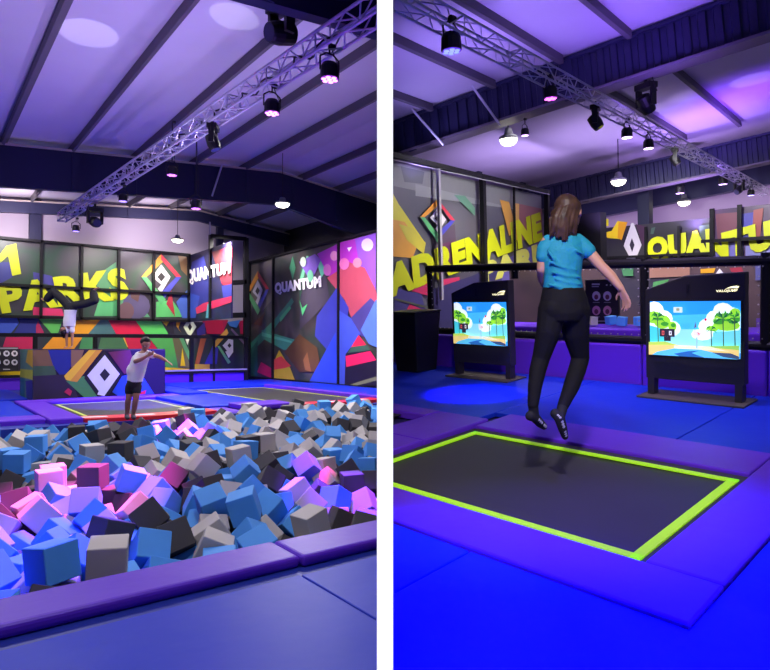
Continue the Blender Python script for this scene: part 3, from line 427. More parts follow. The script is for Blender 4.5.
def trampoline(x0, x1, y0, y1, z, label, sag):
    t = thing('trampoline', ((x0 + x1) / 2, (y0 + y1) / 2, 0), label, 'trampoline')
    n = 14
    def front(x, d): u = (x - x0) / (x1 - x0); return y0 - d - sag * math.sin(math.pi * u)
    m = MB(); pts = [(x0 + (x1 - x0) * i / n, front(x0 + (x1 - x0) * i / n, 0), z) for i in range(n + 1)] + [(x1, y1, z), (x0, y1, z)]
    m.add(pts + [(p[0], p[1], z - .02) for p in pts], [tuple(range(len(pts))), tuple(range(2 * len(pts) - 1, len(pts) - 1, -1))] + [(i, (i + 1) % len(pts), len(pts) + (i + 1) % len(pts), len(pts) + i) for i in range(len(pts))])
    m.build('jump_bed', M_BED, t)
    m = MB(); w = .07; i0 = .22
    for a, b in (((x0 + i0, y0), (x0 + i0, y1 - i0)), ((x0 + i0, y1 - i0), (x1 - i0, y1 - i0)), ((x1 - i0, y1 - i0), (x1 - i0, y0))): m.bar((*a, z + .004), (*b, z + .004), w, .006)
    m.build('boundary_line', mat('pale_lime_line', (196, 214, 90), .5), t)
    m = MB(); k = 24
    def arc(d, zz): return [Vector((x0 + (x1 - x0) * i / k, front(x0 + (x1 - x0) * i / k, d), zz)) for i in range(k + 1)]
    a0, a1 = arc(-.12, z + .05), arc(.5, z + .05); b0, b1 = arc(-.12, z - .3), arc(.5, z - .3)
    for i in range(k): m.hexa([b1[i], b1[i + 1], b0[i + 1], b0[i], a1[i], a1[i + 1], a0[i + 1], a0[i]])
    e = m.build('front_pad', M_RED, t); e['label'] = 'red front edge pad'
    a0, a1 = arc(.1, z + .056), arc(.3, z + .056)
    for j in range(0, k, 8):
        m = MB()
        for i in range(j, j + 4): m.add([a1[i], a1[i + 1], a0[i + 1], a0[i]], [(0, 1, 2, 3)])
        m.build('white_dash', M_WHITE, e)
    return t
trampoline(2.75, 5.48, 13.95, 18.0, .02, 'far trampoline the jumper in the white shirt stands on', .25)
trampoline(7.5, 10.28, 14.1, 20.9, .03, 'empty far trampoline beside the tall side mural', .25)
# ---- near pads and mats
slabthing('edge_pad', (-6, 3.8, -.03), (2.158, 4.23, .052), M_PURPLE, 'long purple edge pad along the near rim of the foam pit', bevel=.03)
slabthing('edge_pad', (2.162, 3.78, -.03), (7, 4.22, .052), M_PURPLE, 'shorter purple edge pad beyond the seam, against the white strip', bevel=.03)
slabthing('floor_mat', (-4, -2, -.03), (2.049, 3.62, .0), M_BLUE, 'large blue floor mat nearest the camera, before the purple pit pad', 'mat', .012)
slabthing('floor_mat', (2.052, -2, -.03), (7, 3.61, .0), M_BLUE, 'blue floor mat beyond the pale seam, by the white strip', 'mat', .012)
# ---- foam cubes
S = .257
M_CUBE = {'blue': mat('foam_blue', (78, 156, 232), .75, var=.06, scale=3), 'charcoal': mat('foam_charcoal', (66, 63, 66), .8, var=.06, scale=3), 'grey': mat('foam_pale_grey', (190, 184, 178), .8, var=.05, scale=3)}
CLAB = {'blue': 'blue foam cube lying in the heap of cubes in the foam pit', 'charcoal': 'charcoal foam cube lying in the heap of cubes in the foam pit', 'grey': 'pale grey foam cube lying in the heap of cubes in the foam pit'}
mb = MB(); mb.box((-S / 2,) * 3, (S / 2,) * 3)
CME = {k: mb.mesh('foam_cube_' + k, [m], bevel=.006, seg=1) for k, m in M_CUBE.items()}
def cubes(txt):
    for w in txt.split():
        a = [int(v) for v in w.split(',')]
        yield Vector((a[0] / 1000, a[1] / 1000, a[2] / 1000)), Quaternion([v / 999 for v in a[3:]]).normalized()
rc = random.Random(8)
def clear(p, q_):   # cubes rest against the dividing wall, not in it
    far = max((p + q_ @ Vector((a, b, c))).dot(RT) for a in (-S / 2, S / 2) for b in (-S / 2, S / 2) for c in (-S / 2, S / 2))
    return p - RT * max(0, far + .032)
for i, (p, q_) in enumerate(cubes(CUBES_A)):
    k = rc.choices(['blue', 'charcoal', 'grey'], (40, 28, 32))[0]
    p.z -= .07; p = clear(p, q_)
    o = bpy.data.objects.new('foam_cube', CME[k]); COL.objects.link(o); o.location = p; o.rotation_mode = 'QUATERNION'; o.rotation_quaternion = q_
    tag(o, CLAB[k], 'foam cube', k + ' cubes in the foam pit')
mb = MB()
for p, q_ in cubes(CUBES_B):
    p.z -= .07; p = clear(p, q_); h = S / 2; k = rc.choices([0, 1, 2], (40, 28, 32))[0]
    c = [p + q_ @ Vector(v) for v in ((-h, -h, -h), (h, -h, -h), (h, h, -h), (-h, h, -h), (-h, -h, h), (h, -h, h), (h, h, h), (-h, h, h))]
    mb.hexa(c, k)
tag(mb.build('foam_cubes', list(M_CUBE.values())), 'remaining foam cubes mostly buried under the others in the foam pit', 'foam cubes', kind='stuff')

# ---- lighting truss and lamps
def truss(name, p0, p1, w, h, label, room, step=.32, r=.022):
    p0, p1 = Vector(p0), Vector(p1); d = (p1 - p0).normalized(); L_ = (p1 - p0).length
    sd = d.cross(Vector((0, 0, 1))).normalized(); u = sd.cross(d).normalized()
    t = thing(name, p0, label, 'truss', room)
    C4 = [(-w / 2, 0), (w / 2, 0), (w / 2, h), (-w / 2, h)]
    P = lambda k, s: p0 + d * s + sd * C4[k][0] + u * C4[k][1]
    for k in range(4):
        m = MB(); m.tube(P(k, 0), P(k, L_), r, n=8); m.build('chord', M_TRUSS, t, room)
    for k in range(4):
        m = MB(); a, b = k, (k + 1) % 4; s = 0; j = 0
        while s + step <= L_:
            m.tube(P(a if j % 2 else b, s), P(b if j % 2 else a, s + step), r * .55, n=5)
            if j % 4 == 0: m.tube(P(a, s), P(b, s), r * .55, n=5)
            s += step; j += 1
        m.build('lacing', M_TRUSS, t, room)
    return t, d, sd, u
tA, tB = Vector((3.57, 20.9, 5.32)), Vector((4.27, 5.0, 5.3))
truss('lighting_truss', tA, tB, .23, .25, 'long aluminium box truss over the foam pit carrying the stage lamps', 'L')
tn = (tB - tA).normalized().cross(Vector((0, 0, 1)))
def ontruss(px, py): return hit('L', px, py, tA, tn)
def par_can(name, p, s, label, room, col, e=6, face=(0, 0, -1), stem=.2, group=None):
    """p: centre of the glowing face; s: can width"""
    p = Vector(p); f = Vector(face).normalized(); t = thing(name, p, label, 'lamp', room, group)
    m = MB(); m.lathe([(0, s * .5), (-.02 * 0 - s * .02, s * .5), (-s * .6, s * .47), (-s * .8, s * .36), (-s * .84, 0)], p, f, 16); m.build('can', M_BLACK, t, room, smooth=False)
    m = MB()
    m.lathe([(.004, s * .46), (.0, s * .46)], p, f, 16); le = m.build('lens_plate', glow((96, 30, 150), .7), t, room)
    m = MB(); a = f.orthogonal().normalized(); b = f.cross(a)
    for i in range(7):
        c = p + f * .008 + ((a * math.cos(i * 1.0472) + b * math.sin(i * 1.0472)) * s * .3 if i else Vector((0, 0, 0)))
        m.lathe([(.008, s * .12), (0, s * .13)], c, f, 10)
    m.build('diodes', glow(col, e), le, room)
    up = Vector((0, 0, 1)); sd = f.cross(Vector((0, 1, 0))).normalized() if abs(f.y) < .9 else Vector((1, 0, 0))
    m = MB(); k = p - f * s * .35; top = k + up * s * .95
    m.path([k + sd * s * .56, k + sd * s * .56 + up * s * .7, top + sd * s * .2, top - sd * s * .2, k - sd * s * .56 + up * s * .7, k - sd * s * .56], s * .045); m.build('yoke', M_BLACK, t, room)
    m = MB(); m.tube(top, top + up * stem, s * .05); m.lathe([(0, s * .16), (s * .3, s * .16)], top + up * stem - up * .02, sd, 10); m.build('clamp', M_BLACK, t, room)
    m = MB(); m.path([k - f * s * .4, k + sd * s * .5 + up * s * .5, k + sd * s * .25 + up * s * 1.0, top + up * stem], s * .025); m.build('cable', M_BLACK, t, room)
    return t
def moving_head(name, p, s, label, room, aim, up=(0, 0, 1)):
    """p: centre of the head; hangs from (or, with up reversed, stands on) its base"""
    p, u, a = Vector(p), Vector(up), Vector(aim).normalized(); t = thing(name, p, label, 'lamp', room)
    sd = a.cross(u).normalized()
    m = MB(); m.lathe([(-s * .6, s * .2), (-s * .5, s * .42), (s * .1, s * .46), (s * .5, s * .4), (s * .58, s * .36)], p, a, 16); m.build('head', M_BLACK, t, room, smooth=False)
    m = MB(); m.lathe([(s * .585, s * .33), (s * .575, s * .33)], p, a, 16); m.build('lens', mat('lens_glass', (60, 60, 84), .08), t, room)
    for k in (-1, 1):
        m = MB(); m.bar(p + sd * k * s * .56 - u * s * .15, p + sd * k * s * .56 + u * s * .9, s * .16, s * .4, a); m.build('arm', M_BLACK, t, room)
    m = MB(); c = p + u * s * 1.05; m.bar(c - sd * s * .62, c + sd * s * .62, s * .7, s * .36, u); m.build('base', M_BLACK, t, room, bevel=.01)
    m = MB(); m.tube(c + u * s * .18, c + u * s * .5, s * .1); m.build('clamp', M_BLACK, t, room)
    m = MB(); m.path([c + sd * s * .6, c + sd * s * .85 - u * s * .5, c + sd * s * .5 + u * s * .4], s * .03); m.build('cable', M_BLACK, t, room)
    return t
PINK = (255, 150, 245); VIO = (150, 120, 255)
for px, py, s, lab in ((329.5, 79, .25, 'largest stage lamp with lit pink lenses, hanging under the pit truss'), (272, 113, .235, 'second largest pink lit stage lamp under the pit truss, between moving heads'),
                       (123, 201, .2, 'small stage lamp with bluish lens under the pit truss, before the dark rafter'), (76, 231, .2, 'small stage lamp hanging at the far end of the pit truss')):
    par_can('stage_lamp', ontruss(px, py), s, lab, 'L', PINK if px > 200 else (170, 150, 255), 3 if px > 200 else 2, stem=.12)
for px, py, lab in ((172, 175, 'stage lamp with flat violet face below the rafter, right of the pit truss'), (196, 208.5, 'far stage lamp with a violet face, beside the slanted brace rod')):
    p = hit('L', px, py, (0, 15.2, 0), Vector((0, 1, 0))); par_can('stage_lamp', p, .26, lab, 'L', (225, 130, 255), 2.5, stem=zroof(p.x) - p.z - .62)
moving_head('moving_head_lamp', ontruss(213, 141) + Vector((0, 0, -.02)), .24, 'dark moving head lamp hanging midway along the pit truss', 'L', (.3, -.2, -1))
moving_head('moving_head_lamp', ontruss(291, 34) + Vector((-.1, .1, .02)), .36, 'large dark moving head lamp above the pit truss near the roof', 'L', (-.9, -.1, -.25))
moving_head('moving_head_lamp', ontruss(95, 222), .3, 'round dark moving head lamp hanging near the far end of the pit truss', 'L', (.1, -.9, -.3))
mb = MB(); c = tB + (tA - tB).normalized() * 1.5; mb.path([c + (tA - tB).normalized() * (.14 * i) + Vector((.05 * math.sin(i * 1.7), 0, .12 + .06 * math.sin(i * 1.1))) for i in range(70)], .014)
tag(mb.build('power_cable', M_BLACK), 'loose black power cable looped along the truss over the foam pit', 'cable')
def high_bay(name, p, r, label, room, ztop, e=9):
    p = Vector(p); t = thing(name, p, label, 'lamp', room)
    m = MB(); m.lathe([(0, r), (.05, r), (.09, r * .5), (.2, r * .35), (.22, 0)], p, (0, 0, 1), 20); m.build('housing', mat('lamp_grey', (120, 120, 126), .5), t, room)
    m = MB(); m.lathe([(-.11, r * .2), (-.1, r * .5), (-.06, r * .8), (0, r * .93)], p, (0, 0, 1), 20); m.build('diffuser', glow((255, 252, 226), e), t, room)
    m = MB(); m.tube(p + Vector((0, 0, .2)), Vector((p.x, p.y, ztop)), .012, n=5); m.build('hanging_wire', M_BLACK, t, room)
    return t
p = onY('L', 282.5, 204, 17.6); high_bay('high_bay_lamp', p, .24, 'bright round high bay lamp hanging on a wire above the side mural', 'L', zroof(p.x))
h1 = p
p = onY('L', 177.5, 240, 25.0); high_bay('high_bay_lamp', p, .24, 'smaller far high bay lamp hanging before the pale end wall', 'L', zroof(p.x))
h2 = p
a = onY('L', 212, 196, 19.0); b = onY('L', 222, 165, 19.0); mb = MB(); mb.tube(a, b, .03)
tag(mb.build('brace_rod', M_TRUSS), 'slanted pale brace rod in front of the dark rafter over the far deck', 'rod')
# added wall between the two halls; its near edge glows without a lamp
DH = .0258
def slabw(mb, d0, d1, hw, z0, z1):
    p = [_f * d0 - RT * hw, _f * d0 + RT * hw, _f * d1 + RT * hw, _f * d1 - RT * hw]
    mb.hexa([Vector((v.x, v.y, z0)) for v in p] + [Vector((v.x, v.y, z1)) for v in p])
mb = MB(); slabw(mb, 2.012, 60, DH, -1.5, 12); wd = struct(mb, 'wall_divider_added', mat('divider_grey', (74, 70, 96), .6))
mb = MB(); slabw(mb, 2.0, 2.012, DH, -1.5, 12); o = mb.build('added_edge_glow', glow((255, 255, 255), 1.0), wd); o['label'] = 'added white glow along the wall edge'

# ---- light of the left hall
def lamp(kind, name, loc, energy, col, room='L', aim=None, size=.1, angle=60, blend=.6):
    l = bpy.data.lights.new(name, kind); l.energy = energy; l.color = lin(col)[:3] if max(col) > 1 else col
    o = bpy.data.objects.new(name, l); COL.objects.link(o); M = ROOM[room]; p = M @ Vector(loc); o.location = p
    if kind == 'SPOT': l.spot_size = R(angle); l.spot_blend = blend; l.shadow_soft_size = size
    elif kind == 'AREA': l.size = size
    else: l.shadow_soft_size = size
    if aim is not None: o.rotation_euler = (M @ Vector(aim) - p).to_track_quat('-Z', 'Y').to_euler()
    return o
for h in (h1, h2): lamp('SPOT', 'high_bay_and_fill_light', h + Vector((0, 0, -.2)), 600, (255, 246, 225), aim=(h.x, h.y, 0), angle=165, blend=.4, size=.2)
for x, y, e in ((1.0, 2.5, 230), (6.5, 11.0, 330), (1.5, 11.5, 260), (8.6, 14.5, 620), (.6, 18.2, 420), (7.4, 18.0, 320)):
    lamp('SPOT', 'high_bay_and_fill_light', (x, y, 6.0), e * 2.2, (246, 242, 244), aim=(x, y, 0), angle=150, blend=.5, size=.3)  # extra fill spots added here, no lamp bodies hang above
for x, y, e, c in ((2.2, 9.5, 1050, (184, 164, 236)), (5.5, 11.0, 950, (184, 166, 236)), (3.0, 15.5, 520, (160, 134, 250)), (5.0, 24.0, 620, (214, 196, 226)), (3.0, 6.8, 420, (120, 60, 255))):
    lamp('SPOT', 'roof_wash', (x, y, 1.4), e, c, aim=(x - .3, y + .8, 7.0), angle=100, size=.2, blend=1)
lamp('SPOT', 'roof_beam', (1.2, 9.0, 1.6), 1300, (206, 200, 250), aim=onZ('L', 88, 36, 7.05), angle=9, blend=.2, size=.03)
lamp('SPOT', 'roof_beam', (.6, 7.0, 1.6), 1300, (232, 230, 255), aim=onZ('L', 232, 19, 7.2), angle=6, blend=.15, size=.03)
def pitspot(px, py, e, c, ang): lamp('SPOT', 'pit_beam', ontruss(300, 60) + Vector((0, 0, -.3)), e, c, aim=onZ('L', px, py, 0), angle=ang, blend=.7, size=.05)
pitspot(90, 485, 16000, (255, 70, 215), 22); pitspot(0, 540, 15000, (100, 40, 255), 19); pitspot(340, 478, 17000, (120, 20, 255), 17); pitspot(312, 462, 9000, (255, 30, 180), 7); pitspot(362, 492, 9000, (255, 30, 180), 7)
lamp('SPOT', 'pit_beam', ontruss(200, 150) + Vector((0, 0, -.3)), 30000, (255, 50, 200), aim=onZ('L', 182, 432, 0), angle=16, blend=.7, size=.05)
for y, e, c in ((16.5, 1100, (250, 225, 255)), (22.5, 1900, (255, 246, 240))): lamp('SPOT', 'added_wall_wash', (9.2, y, 5.6), e, c, aim=(XW, y + 1.2, 2.6), angle=105, blend=.8, size=.15)  # added spots that brighten the side mural, no fixtures
for x in (2.8, 7.6): lamp('SPOT', 'added_gable_wash', (x, 24.9, 6.1), 420, (240, 222, 238), aim=(x + .4, 27.25, 6.5), angle=120, blend=.8, size=.2)  # added spots that lift the pale gable
for x, e in ((2.6, 560), (6.4, 560), (10.2, 480)): lamp('SPOT', 'added_wall_wash', (x, 23.6, 5.9), e, (255, 248, 240), aim=(x, 27, 2.6), angle=105, blend=.8, size=.15)  # unseen spots added to brighten the end murals
lamp('SPOT', 'deck_beam', ontruss(150, 160) + Vector((0, 0, -.3)), 15000, (60, 36, 255), aim=(4.6, 17.0, 0), angle=34, blend=.6, size=.05)
lamp('SPOT', 'deck_beam', ontruss(150, 160) + Vector((0, 0, -.3)), 16000, (84, 50, 255), aim=(8.0, 21.0, 0), angle=36, blend=.7, size=.05)
# ================================================================== RIGHT HALL : trampoline and game kiosks
def slabR(*a, **k): return slabthing(*a, room='R', **k)
mb = MB(); mb.box((-6, -8, -.4), (30, 22, -.06)); struct(mb, 'floor_hall', mat('floor_navy', (34, 32, 84), .5), 'R')
BL = M_BLUE
slabR('floor_mat', (-1, .9, -.05), (2.5, 2.045, .0), BL, 'saturated blue floor mat in front of the near trampoline, nearer the camera', cat='mat', bevel=.01)
slabR('floor_mat', (-1, 2.055, -.05), (2.5, 6, .0), BL, 'blue floor mat left of the pale seam, against the white strip', cat='mat', bevel=.01)
slabR('floor_mat', (-1, -5, -.05), (2.16, .897, .0), BL, 'blue floor mat in the near corner right of the dark seam', cat='mat', bevel=.01)
slabR('floor_mat', (2.164, -5, -.05), (5.22, .922, .0), BL, 'blue floor mat running beside the right end of the near trampoline', cat='mat', bevel=.01)
slabR('floor_mat', (5.23, -5, -.05), (7.42, 2.03, .0), BL, 'blue floor mat in front of the larger game kiosk', cat='mat', bevel=.01)
slabR('floor_mat', (5.23, 2.04, -.05), (7.42, 3.87, .0), BL, 'blue floor mat between the two game kiosks, behind the jumping woman', cat='mat', bevel=.01)
slabR('floor_mat', (4.88, 3.875, -.05), (7.42, 12, .0), BL, 'blue floor mat in front of the smaller kiosk and the dark bin', cat='mat', bevel=.01)
slabR('trampoline_pad', (2.515, .925, -.05), (2.93, 6, .018), M_PURPLE, 'purple pad along the near long side of the trampoline', bevel=.014)
slabR('trampoline_pad', (2.935, .926, -.05), (5.2, 1.29, .022), M_PURPLE, 'purple pad along the right short side of the trampoline', bevel=.014)
slabR('trampoline_pad', (4.62, 1.3, -.05), (5.2, 3.66, .02), M_PURPLE, 'purple pad along the far long side of the trampoline below the woman', bevel=.014)
slabR('trampoline_pad', (2.935, 3.68, -.05), (3.9, 4.6, .035), M_PURPLE, 'purple pad left of the trampoline, against the white strip', bevel=.014)
slabR('trampoline_pad', (3.91, 3.68, -.05), (4.86, 4.3, .035), M_PURPLE, 'purple corner pad between the two trampoline beds', bevel=.014)
slabR('trampoline_pad', (4.63, 4.32, -.05), (4.87, 7, .035), M_PURPLE, 'narrow purple pad beyond the second trampoline bed', bevel=.014)
def bed(x0, x1, y0, y1, lx0, lx1, ly0, ly1, label):
    t = thing('trampoline', ((x0 + x1) / 2, (y0 + y1) / 2, -.03), label, 'trampoline', 'R')
    n = 16; m = MB(); vs = []; fs = []
    for i in range(n + 1):
        for j in range(n + 1):
            u, v = i / n, j / n; vs.append((x0 + (x1 - x0) * u, y0 + (y1 - y0) * v, -.006 - .03 * math.sin(math.pi * u) * math.sin(math.pi * v)))
    for i in range(n):
        for j in range(n): a = i * (n + 1) + j; fs.append((a, a + 1, a + n + 2, a + n + 1))
    k = len(vs); vs += [(v[0], v[1], v[2] - .01) for v in vs]; fs += [tuple(k + i for i in f[::-1]) for f in fs]
    m.add(vs, fs); m.build('jump_bed', M_BED, t, 'R', smooth=True)
    m = MB(); w = .058; z = .002
    for a, b in (((lx0, ly0), (lx1, ly0)), ((lx1, ly0), (lx1, ly1)), ((lx1, ly1), (lx0, ly1)), ((lx0, ly1), (lx0, ly0))):
        d = Vector((b[0] - a[0], b[1] - a[1], 0)).normalized() * w / 2
        m.bar(Vector((*a, z)) - d, Vector((*b, z)) + d, w, .01)
    e = m.build('boundary_line', M_LIME, t, 'R'); e['label'] = 'bright lime boundary line'
bed(2.94, 4.61, 1.3, 3.66, 2.98, 4.455, 1.355, 3.535, 'near trampoline with a black bed and bright lime boundary line')
bed(3.0, 4.685, 4.67, 7.0, 3.1, 4.52, 4.86, 6.9, 'second trampoline, only its lime line corner showing by the white strip')
# ---- padded wall under the barrier
def kick(y0, y1, lab): slabR('wall_pad', (7.45, y0, -.05), (7.62, y1, .49), M_PURPLE, lab, bevel=.03)
kick(-6, 1.93, 'purple padded panel of the low wall right of the larger kiosk'); kick(1.94, 3.29, 'purple padded panel of the low wall behind the larger kiosk')
kick(3.3, 4.72, 'purple padded panel of the low wall between the two kiosks'); kick(4.73, 6.2, 'purple padded panel of the low wall behind the smaller kiosk'); kick(6.21, 9.5, 'purple padded panel of the low wall behind the dark bin')
# ---- net barrier
ba = thing('net_barrier', (7.5, 4, .5), 'black padded net barrier of rails and posts behind the game kiosks', 'barrier', 'R')
for z, r in ((1.5, .055), (.62, .05)):
    m = MB(); k = .0235 if z > 1 else .006; m.tube((7.5, -6, z - .1 + k * -6), (7.5, 6.8, z - .1 + k * 6.8), r, n=10); m.build('rail', M_STEEL, ba, 'R')
for y in (6.76, 3.27, 1.97, -1.5):
    m = MB(); m.tube((7.5, y, .5), (7.5, y, 1.53), .05, n=10); m.build('post', M_STEEL, ba, 'R')
m = MB(); m.tube((7.5, 5.13, 1.35), (7.5, 5.13, 1.5), .05); m.build('bracket', M_STEEL, ba, 'R')
for z in (1.44, .615):
    m = MB()
    for i in range(110): m.ball((7.44, -3 + i * .089, z + (.0235 * (-3 + i * .089) - .1 if z > 1 else 0)), .009, n=6)
    m.build('rail_lacing', mat('pale_cord', (160, 156, 160), .7), ba, 'R')['kind'] = 'stuff'
for y in (6.76, 3.27, 1.97):
    m = MB()
    for i in range(9): m.ball((7.47, y - .06, .68 + i * .1), .01, n=6); m.ball((7.47, y + .06, .68 + i * .1), .01, n=6)
    m.build('post_lacing', mat('pale_cord', (160, 156, 160), .7), ba, 'R')['kind'] = 'stuff'
# ---- kiosks
M_KIOSK = mat('kiosk_charcoal', (40, 37, 42), .45); M_KBASE = mat('kiosk_base_plate', (70, 62, 60), .6)
SKY1, SKY2, SKY3, CLOUD = (40, 150, 240), (70, 185, 250), (140, 215, 250), (240, 250, 252)
GR1, GR2, GR3, TEAL, SAND, SEA = (150, 220, 60), (60, 150, 50), (24, 90, 60), (70, 200, 220), (236, 204, 120), (90, 190, 230)
def kiosk(name, y0, y1, label, peak):
    """front face in the plane X = 6.85; y0 the right end, y1 the left end as seen"""
    X, W = 6.85, y1 - y0; t = thing(name, (X + .15, (y0 + y1) / 2, 0), label, 'game kiosk', 'R')
    def B(u, z, off=0): return (X - off, y1 - u * W, z)      # u runs from the left end to the right end
    m = MB(); n = 6; T = 1.33; sh = 1.19
    out = [(0, .2), (0, sh), (peak, T), (1, T + .02), (1, .2)]
    m.add([B(u, z) for u, z in out] + [B(u, z, -.13) for u, z in out], [tuple(range(5)), tuple(range(9, 4, -1))] + [(i, (i + 1) % 5, 5 + (i + 1) % 5, 5 + i) for i in range(5)])
    body = m.build('cabinet', M_KIOSK, t, 'R', bevel=.012)
    for u in (.02, .91):
        m = MB(); a = B(u, 0); b = B(u + .07, .22, -.12); m.box((a[0], b[1], 0.0), (b[0], a[1], .22)); m.build('leg', M_KIOSK, t, 'R')
    m = MB(); m.box((X - .16, y0 - .04, 0), (X + .3, y1 + .04, .022)); m.build('base_plate', M_KBASE, t, 'R', bevel=.006)
    m = MB(); s0, s1, z0, z1 = .06, .965, .475, 1.06
    m.box((X - .012, y1 - s1 * W - .012, z0 - .012), (X, y1 - s0 * W + .012, z1 + .012)); bz = m.build('bezel', M_BLACK, t, 'R')
    m = MB(); mats = []
    def S(u, v, o): return (X - .013 - o * .0006, y1 - (s0 + (s1 - s0) * u) * W, z1 + (z0 - z1) * v)
    lay = [0]
    def sh_(c, pts, e=.95):
        mm = glow(c, e)
        if mm not in mats: mats.append(mm)
        lay[0] += 1; m.add([S(min(1, max(0, u)), min(1, max(0, v)), lay[0]) for u, v in pts], [tuple(range(len(pts)))], mats.index(mm))
    def bl(c, cx, cy, rx, ry): sh_(c, disc(cx, cy, rx, ry, 12))
    sh_(SKY1, [(0, 0), (1, 0), (1, 1), (0, 1)]); sh_(SKY2, [(0, .28), (1, .2), (1, .9), (0, .9)]); sh_(SKY3, [(0, .52), (1, .5), (1, .9), (0, .9)])
    for c in ((.05, .2, .12, .2), (.15, .32, .12, .16), (.26, .5, .1, .14), (.82, .16, .1, .13), (.74, .32, .1, .16), (.66, .45, .1, .14), (.6, .6, .12, .1), (.9, .34, .14, .24), (.1, .5, .16, .2)): bl(CLOUD, *c)
    sh_(TEAL, [(0, .45), (.12, .5), (.2, .76), (0, .8)]); sh_((110, 214, 230), [(.72, .55), (1, .5), (1, .8), (.7, .78)])
    for c, a in ((GR1, (.05, .3, .09, .12)), (GR1, (.15, .38, .1, .13)), (GR2, (.1, .3, .07, .06)), (GR3, (.1, .26, .05, .035)), (GR2, (.18, .42, .05, .04)), (GR1, (.27, .46, .05, .09)), (GR2, (.28, .44, .03, .04)),
                 (GR1, (.86, .42, .14, .1)), (GR2, (.84, .28, .08, .07)), (GR3, (.82, .26, .05, .04)), (GR1, (.95, .22, .06, .1)), (GR2, (.95, .3, .07, .07)), (GR2, (.78, .36, .06, .05)), (GR1, (.72, .48, .06, .05)), (GR3, (.93, .36, .05, .03))): bl(c, *a)
    for u, v, s_ in ((.1, .3, .1), (.83, .3, .12), (.95, .28, .1), (.71, .5, .07)):
        for j in range(9):
            th = math.pi * (-.12 + 1.24 * j / 8); cx, cy = math.cos(th), -math.sin(th) * 1.1
            sh_((GR2, GR1, GR3)[j % 3], [(u, v), (u + cx * s_ * .55 + cy * s_ * .1, v + cy * s_ - s_ * .25), (u + cx * s_, v + cy * s_ + s_ * .55), (u + cx * s_ * .5 - cy * s_ * .06, v + cy * s_ * .8 + s_ * .1)])
        sh_((60, 92, 62), [(u - .006, v), (u + .006, v), (u + .014, .84), (u + .002, .84)])
    sh_((180, 216, 90), [(0, .76), (.2, .74), (.36, .8), (0, .84)]); sh_((150, 206, 90), [(.6, .8), (1, .76), (1, .84), (.6, .86)]); sh_(SAND, [(0, .82), (.3, .8), (.62, .81), (1, .84), (1, 1), (0, 1)])
    sh_((238, 232, 190), [(.3, .8), (.7, .8), (.9, .87), (.3, .86)])
    sh_(SEA, [(.1, .94), (.3, .86), (.6, .86), (1, .98), (1, 1), (.04, 1)]); sh_((40, 100, 170), [(.3, .96), (.46, .9), (.58, .88), (.5, .93), (.64, 1), (.36, 1)]); sh_((60, 80, 110), [(.72, .9), (.92, .9), (1, .95), (1, 1), (.84, .97)])
    sh_((44, 40, 52), [(.135, .5), (.31, .5), (.31, .65), (.135, .65)]); sh_((44, 40, 52), [(.185, .65), (.265, .65), (.265, .73), (.185, .73)])
    for u in (.16, .245): sh_((220, 90, 90) if u < .2 else (226, 226, 226), [(u, .54), (u + .03, .54), (u + .03, .62), (u, .62)]); sh_((44, 40, 52), [(u + .009, .56), (u + .021, .56), (u + .021, .6), (u + .009, .6)])
    sh_((206, 226, 226), [(.3, .1), (.4, .1), (.4, .2), (.3, .2)]); sh_((150, 150, 120), [(.33, .12), (.37, .12), (.37, .17), (.33, .17)])
    sh_((214, 40, 60), disc(.655, .32, .014, .025, 10)); sh_((226, 222, 232), [(.52, .5), (.62, .56), (.58, .64), (.52, .6)]); sh_((230, 120, 110), [(.56, .54), (.6, .58), (.58, .6)]); sh_((150, 196, 226), [(.55, .64), (.57, .64), (.57, .84), (.55, .84)])
    sh_((90, 110, 130), [(.545, .36), (.56, .46), (.53, .48)])
    m.build('screen', mats, bz, 'R')
    m = MB(); m.box((X - .004, y1 - .47 * W, 1.14), (X + .0, y1 - .44 * W, 1.24)); m.build('camera_slot', M_BLACK, t, 'R')
    kb = Board('R', (X - .005, y1, 0), (0, -1, 0)); lw = glow((255, 246, 190), 1.6)
    def E(u, z): return kb.p((u * W, z), 0)
    m = MB(); m.add([E(*q) for q in ((.82, 1.184), (.88, 1.19), (.935, 1.186), (.95, 1.205), (.925, 1.212), (.87, 1.204))], [tuple(range(6))]); m.build('logo_swoosh', lw, t, 'R')
    vs, fs = text2d('VALOJUMP', .03); m = MB(); m.add([kb.p(((.735 + .2 * x) * W, 1.143 + .03 * y + .006 * x), .004) for x, y in vs], fs); m.build('logo_lettering', lw, t, 'R')
    return t
kiosk('game_kiosk', 1.98, 2.98, 'larger charcoal game kiosk with a lit beach screen, right of the jumping woman', .42)
kiosk('game_kiosk', 4.79, 5.78, 'smaller looking charcoal game kiosk with a beach screen, left of the jumping woman', .42)
# ---- bin
b0 = onZ('R', 393, 372); mb = MB()
cx_, cy_ = 6.95, 6.62; w0, w1 = .22, .29
mb.hexa([(cx_ - w0, cy_ - w0, 0), (cx_ + w0, cy_ - w0, 0), (cx_ + w0, cy_ + w0, 0), (cx_ - w0, cy_ + w0, 0), (cx_ - w1, cy_ - w1, .9), (cx_ + w1, cy_ - w1, .9), (cx_ + w1, cy_ + w1, .9), (cx_ - w1, cy_ + w1, .9)])
bn = thing('litter_bin', (cx_, cy_, 0), 'tall dark tapered bin standing at the low purple wall beside the smaller kiosk', 'bin', 'R')
mb.build('body', mat('bin_black', (24, 22, 30), .5), bn, 'R', bevel=.015)
m = MB(); m.box((cx_ - .3, cy_ - .3, .9), (cx_ + .3, cy_ + .3, .93)); m.build('rim', M_BLACK, bn, 'R', bevel=.01)

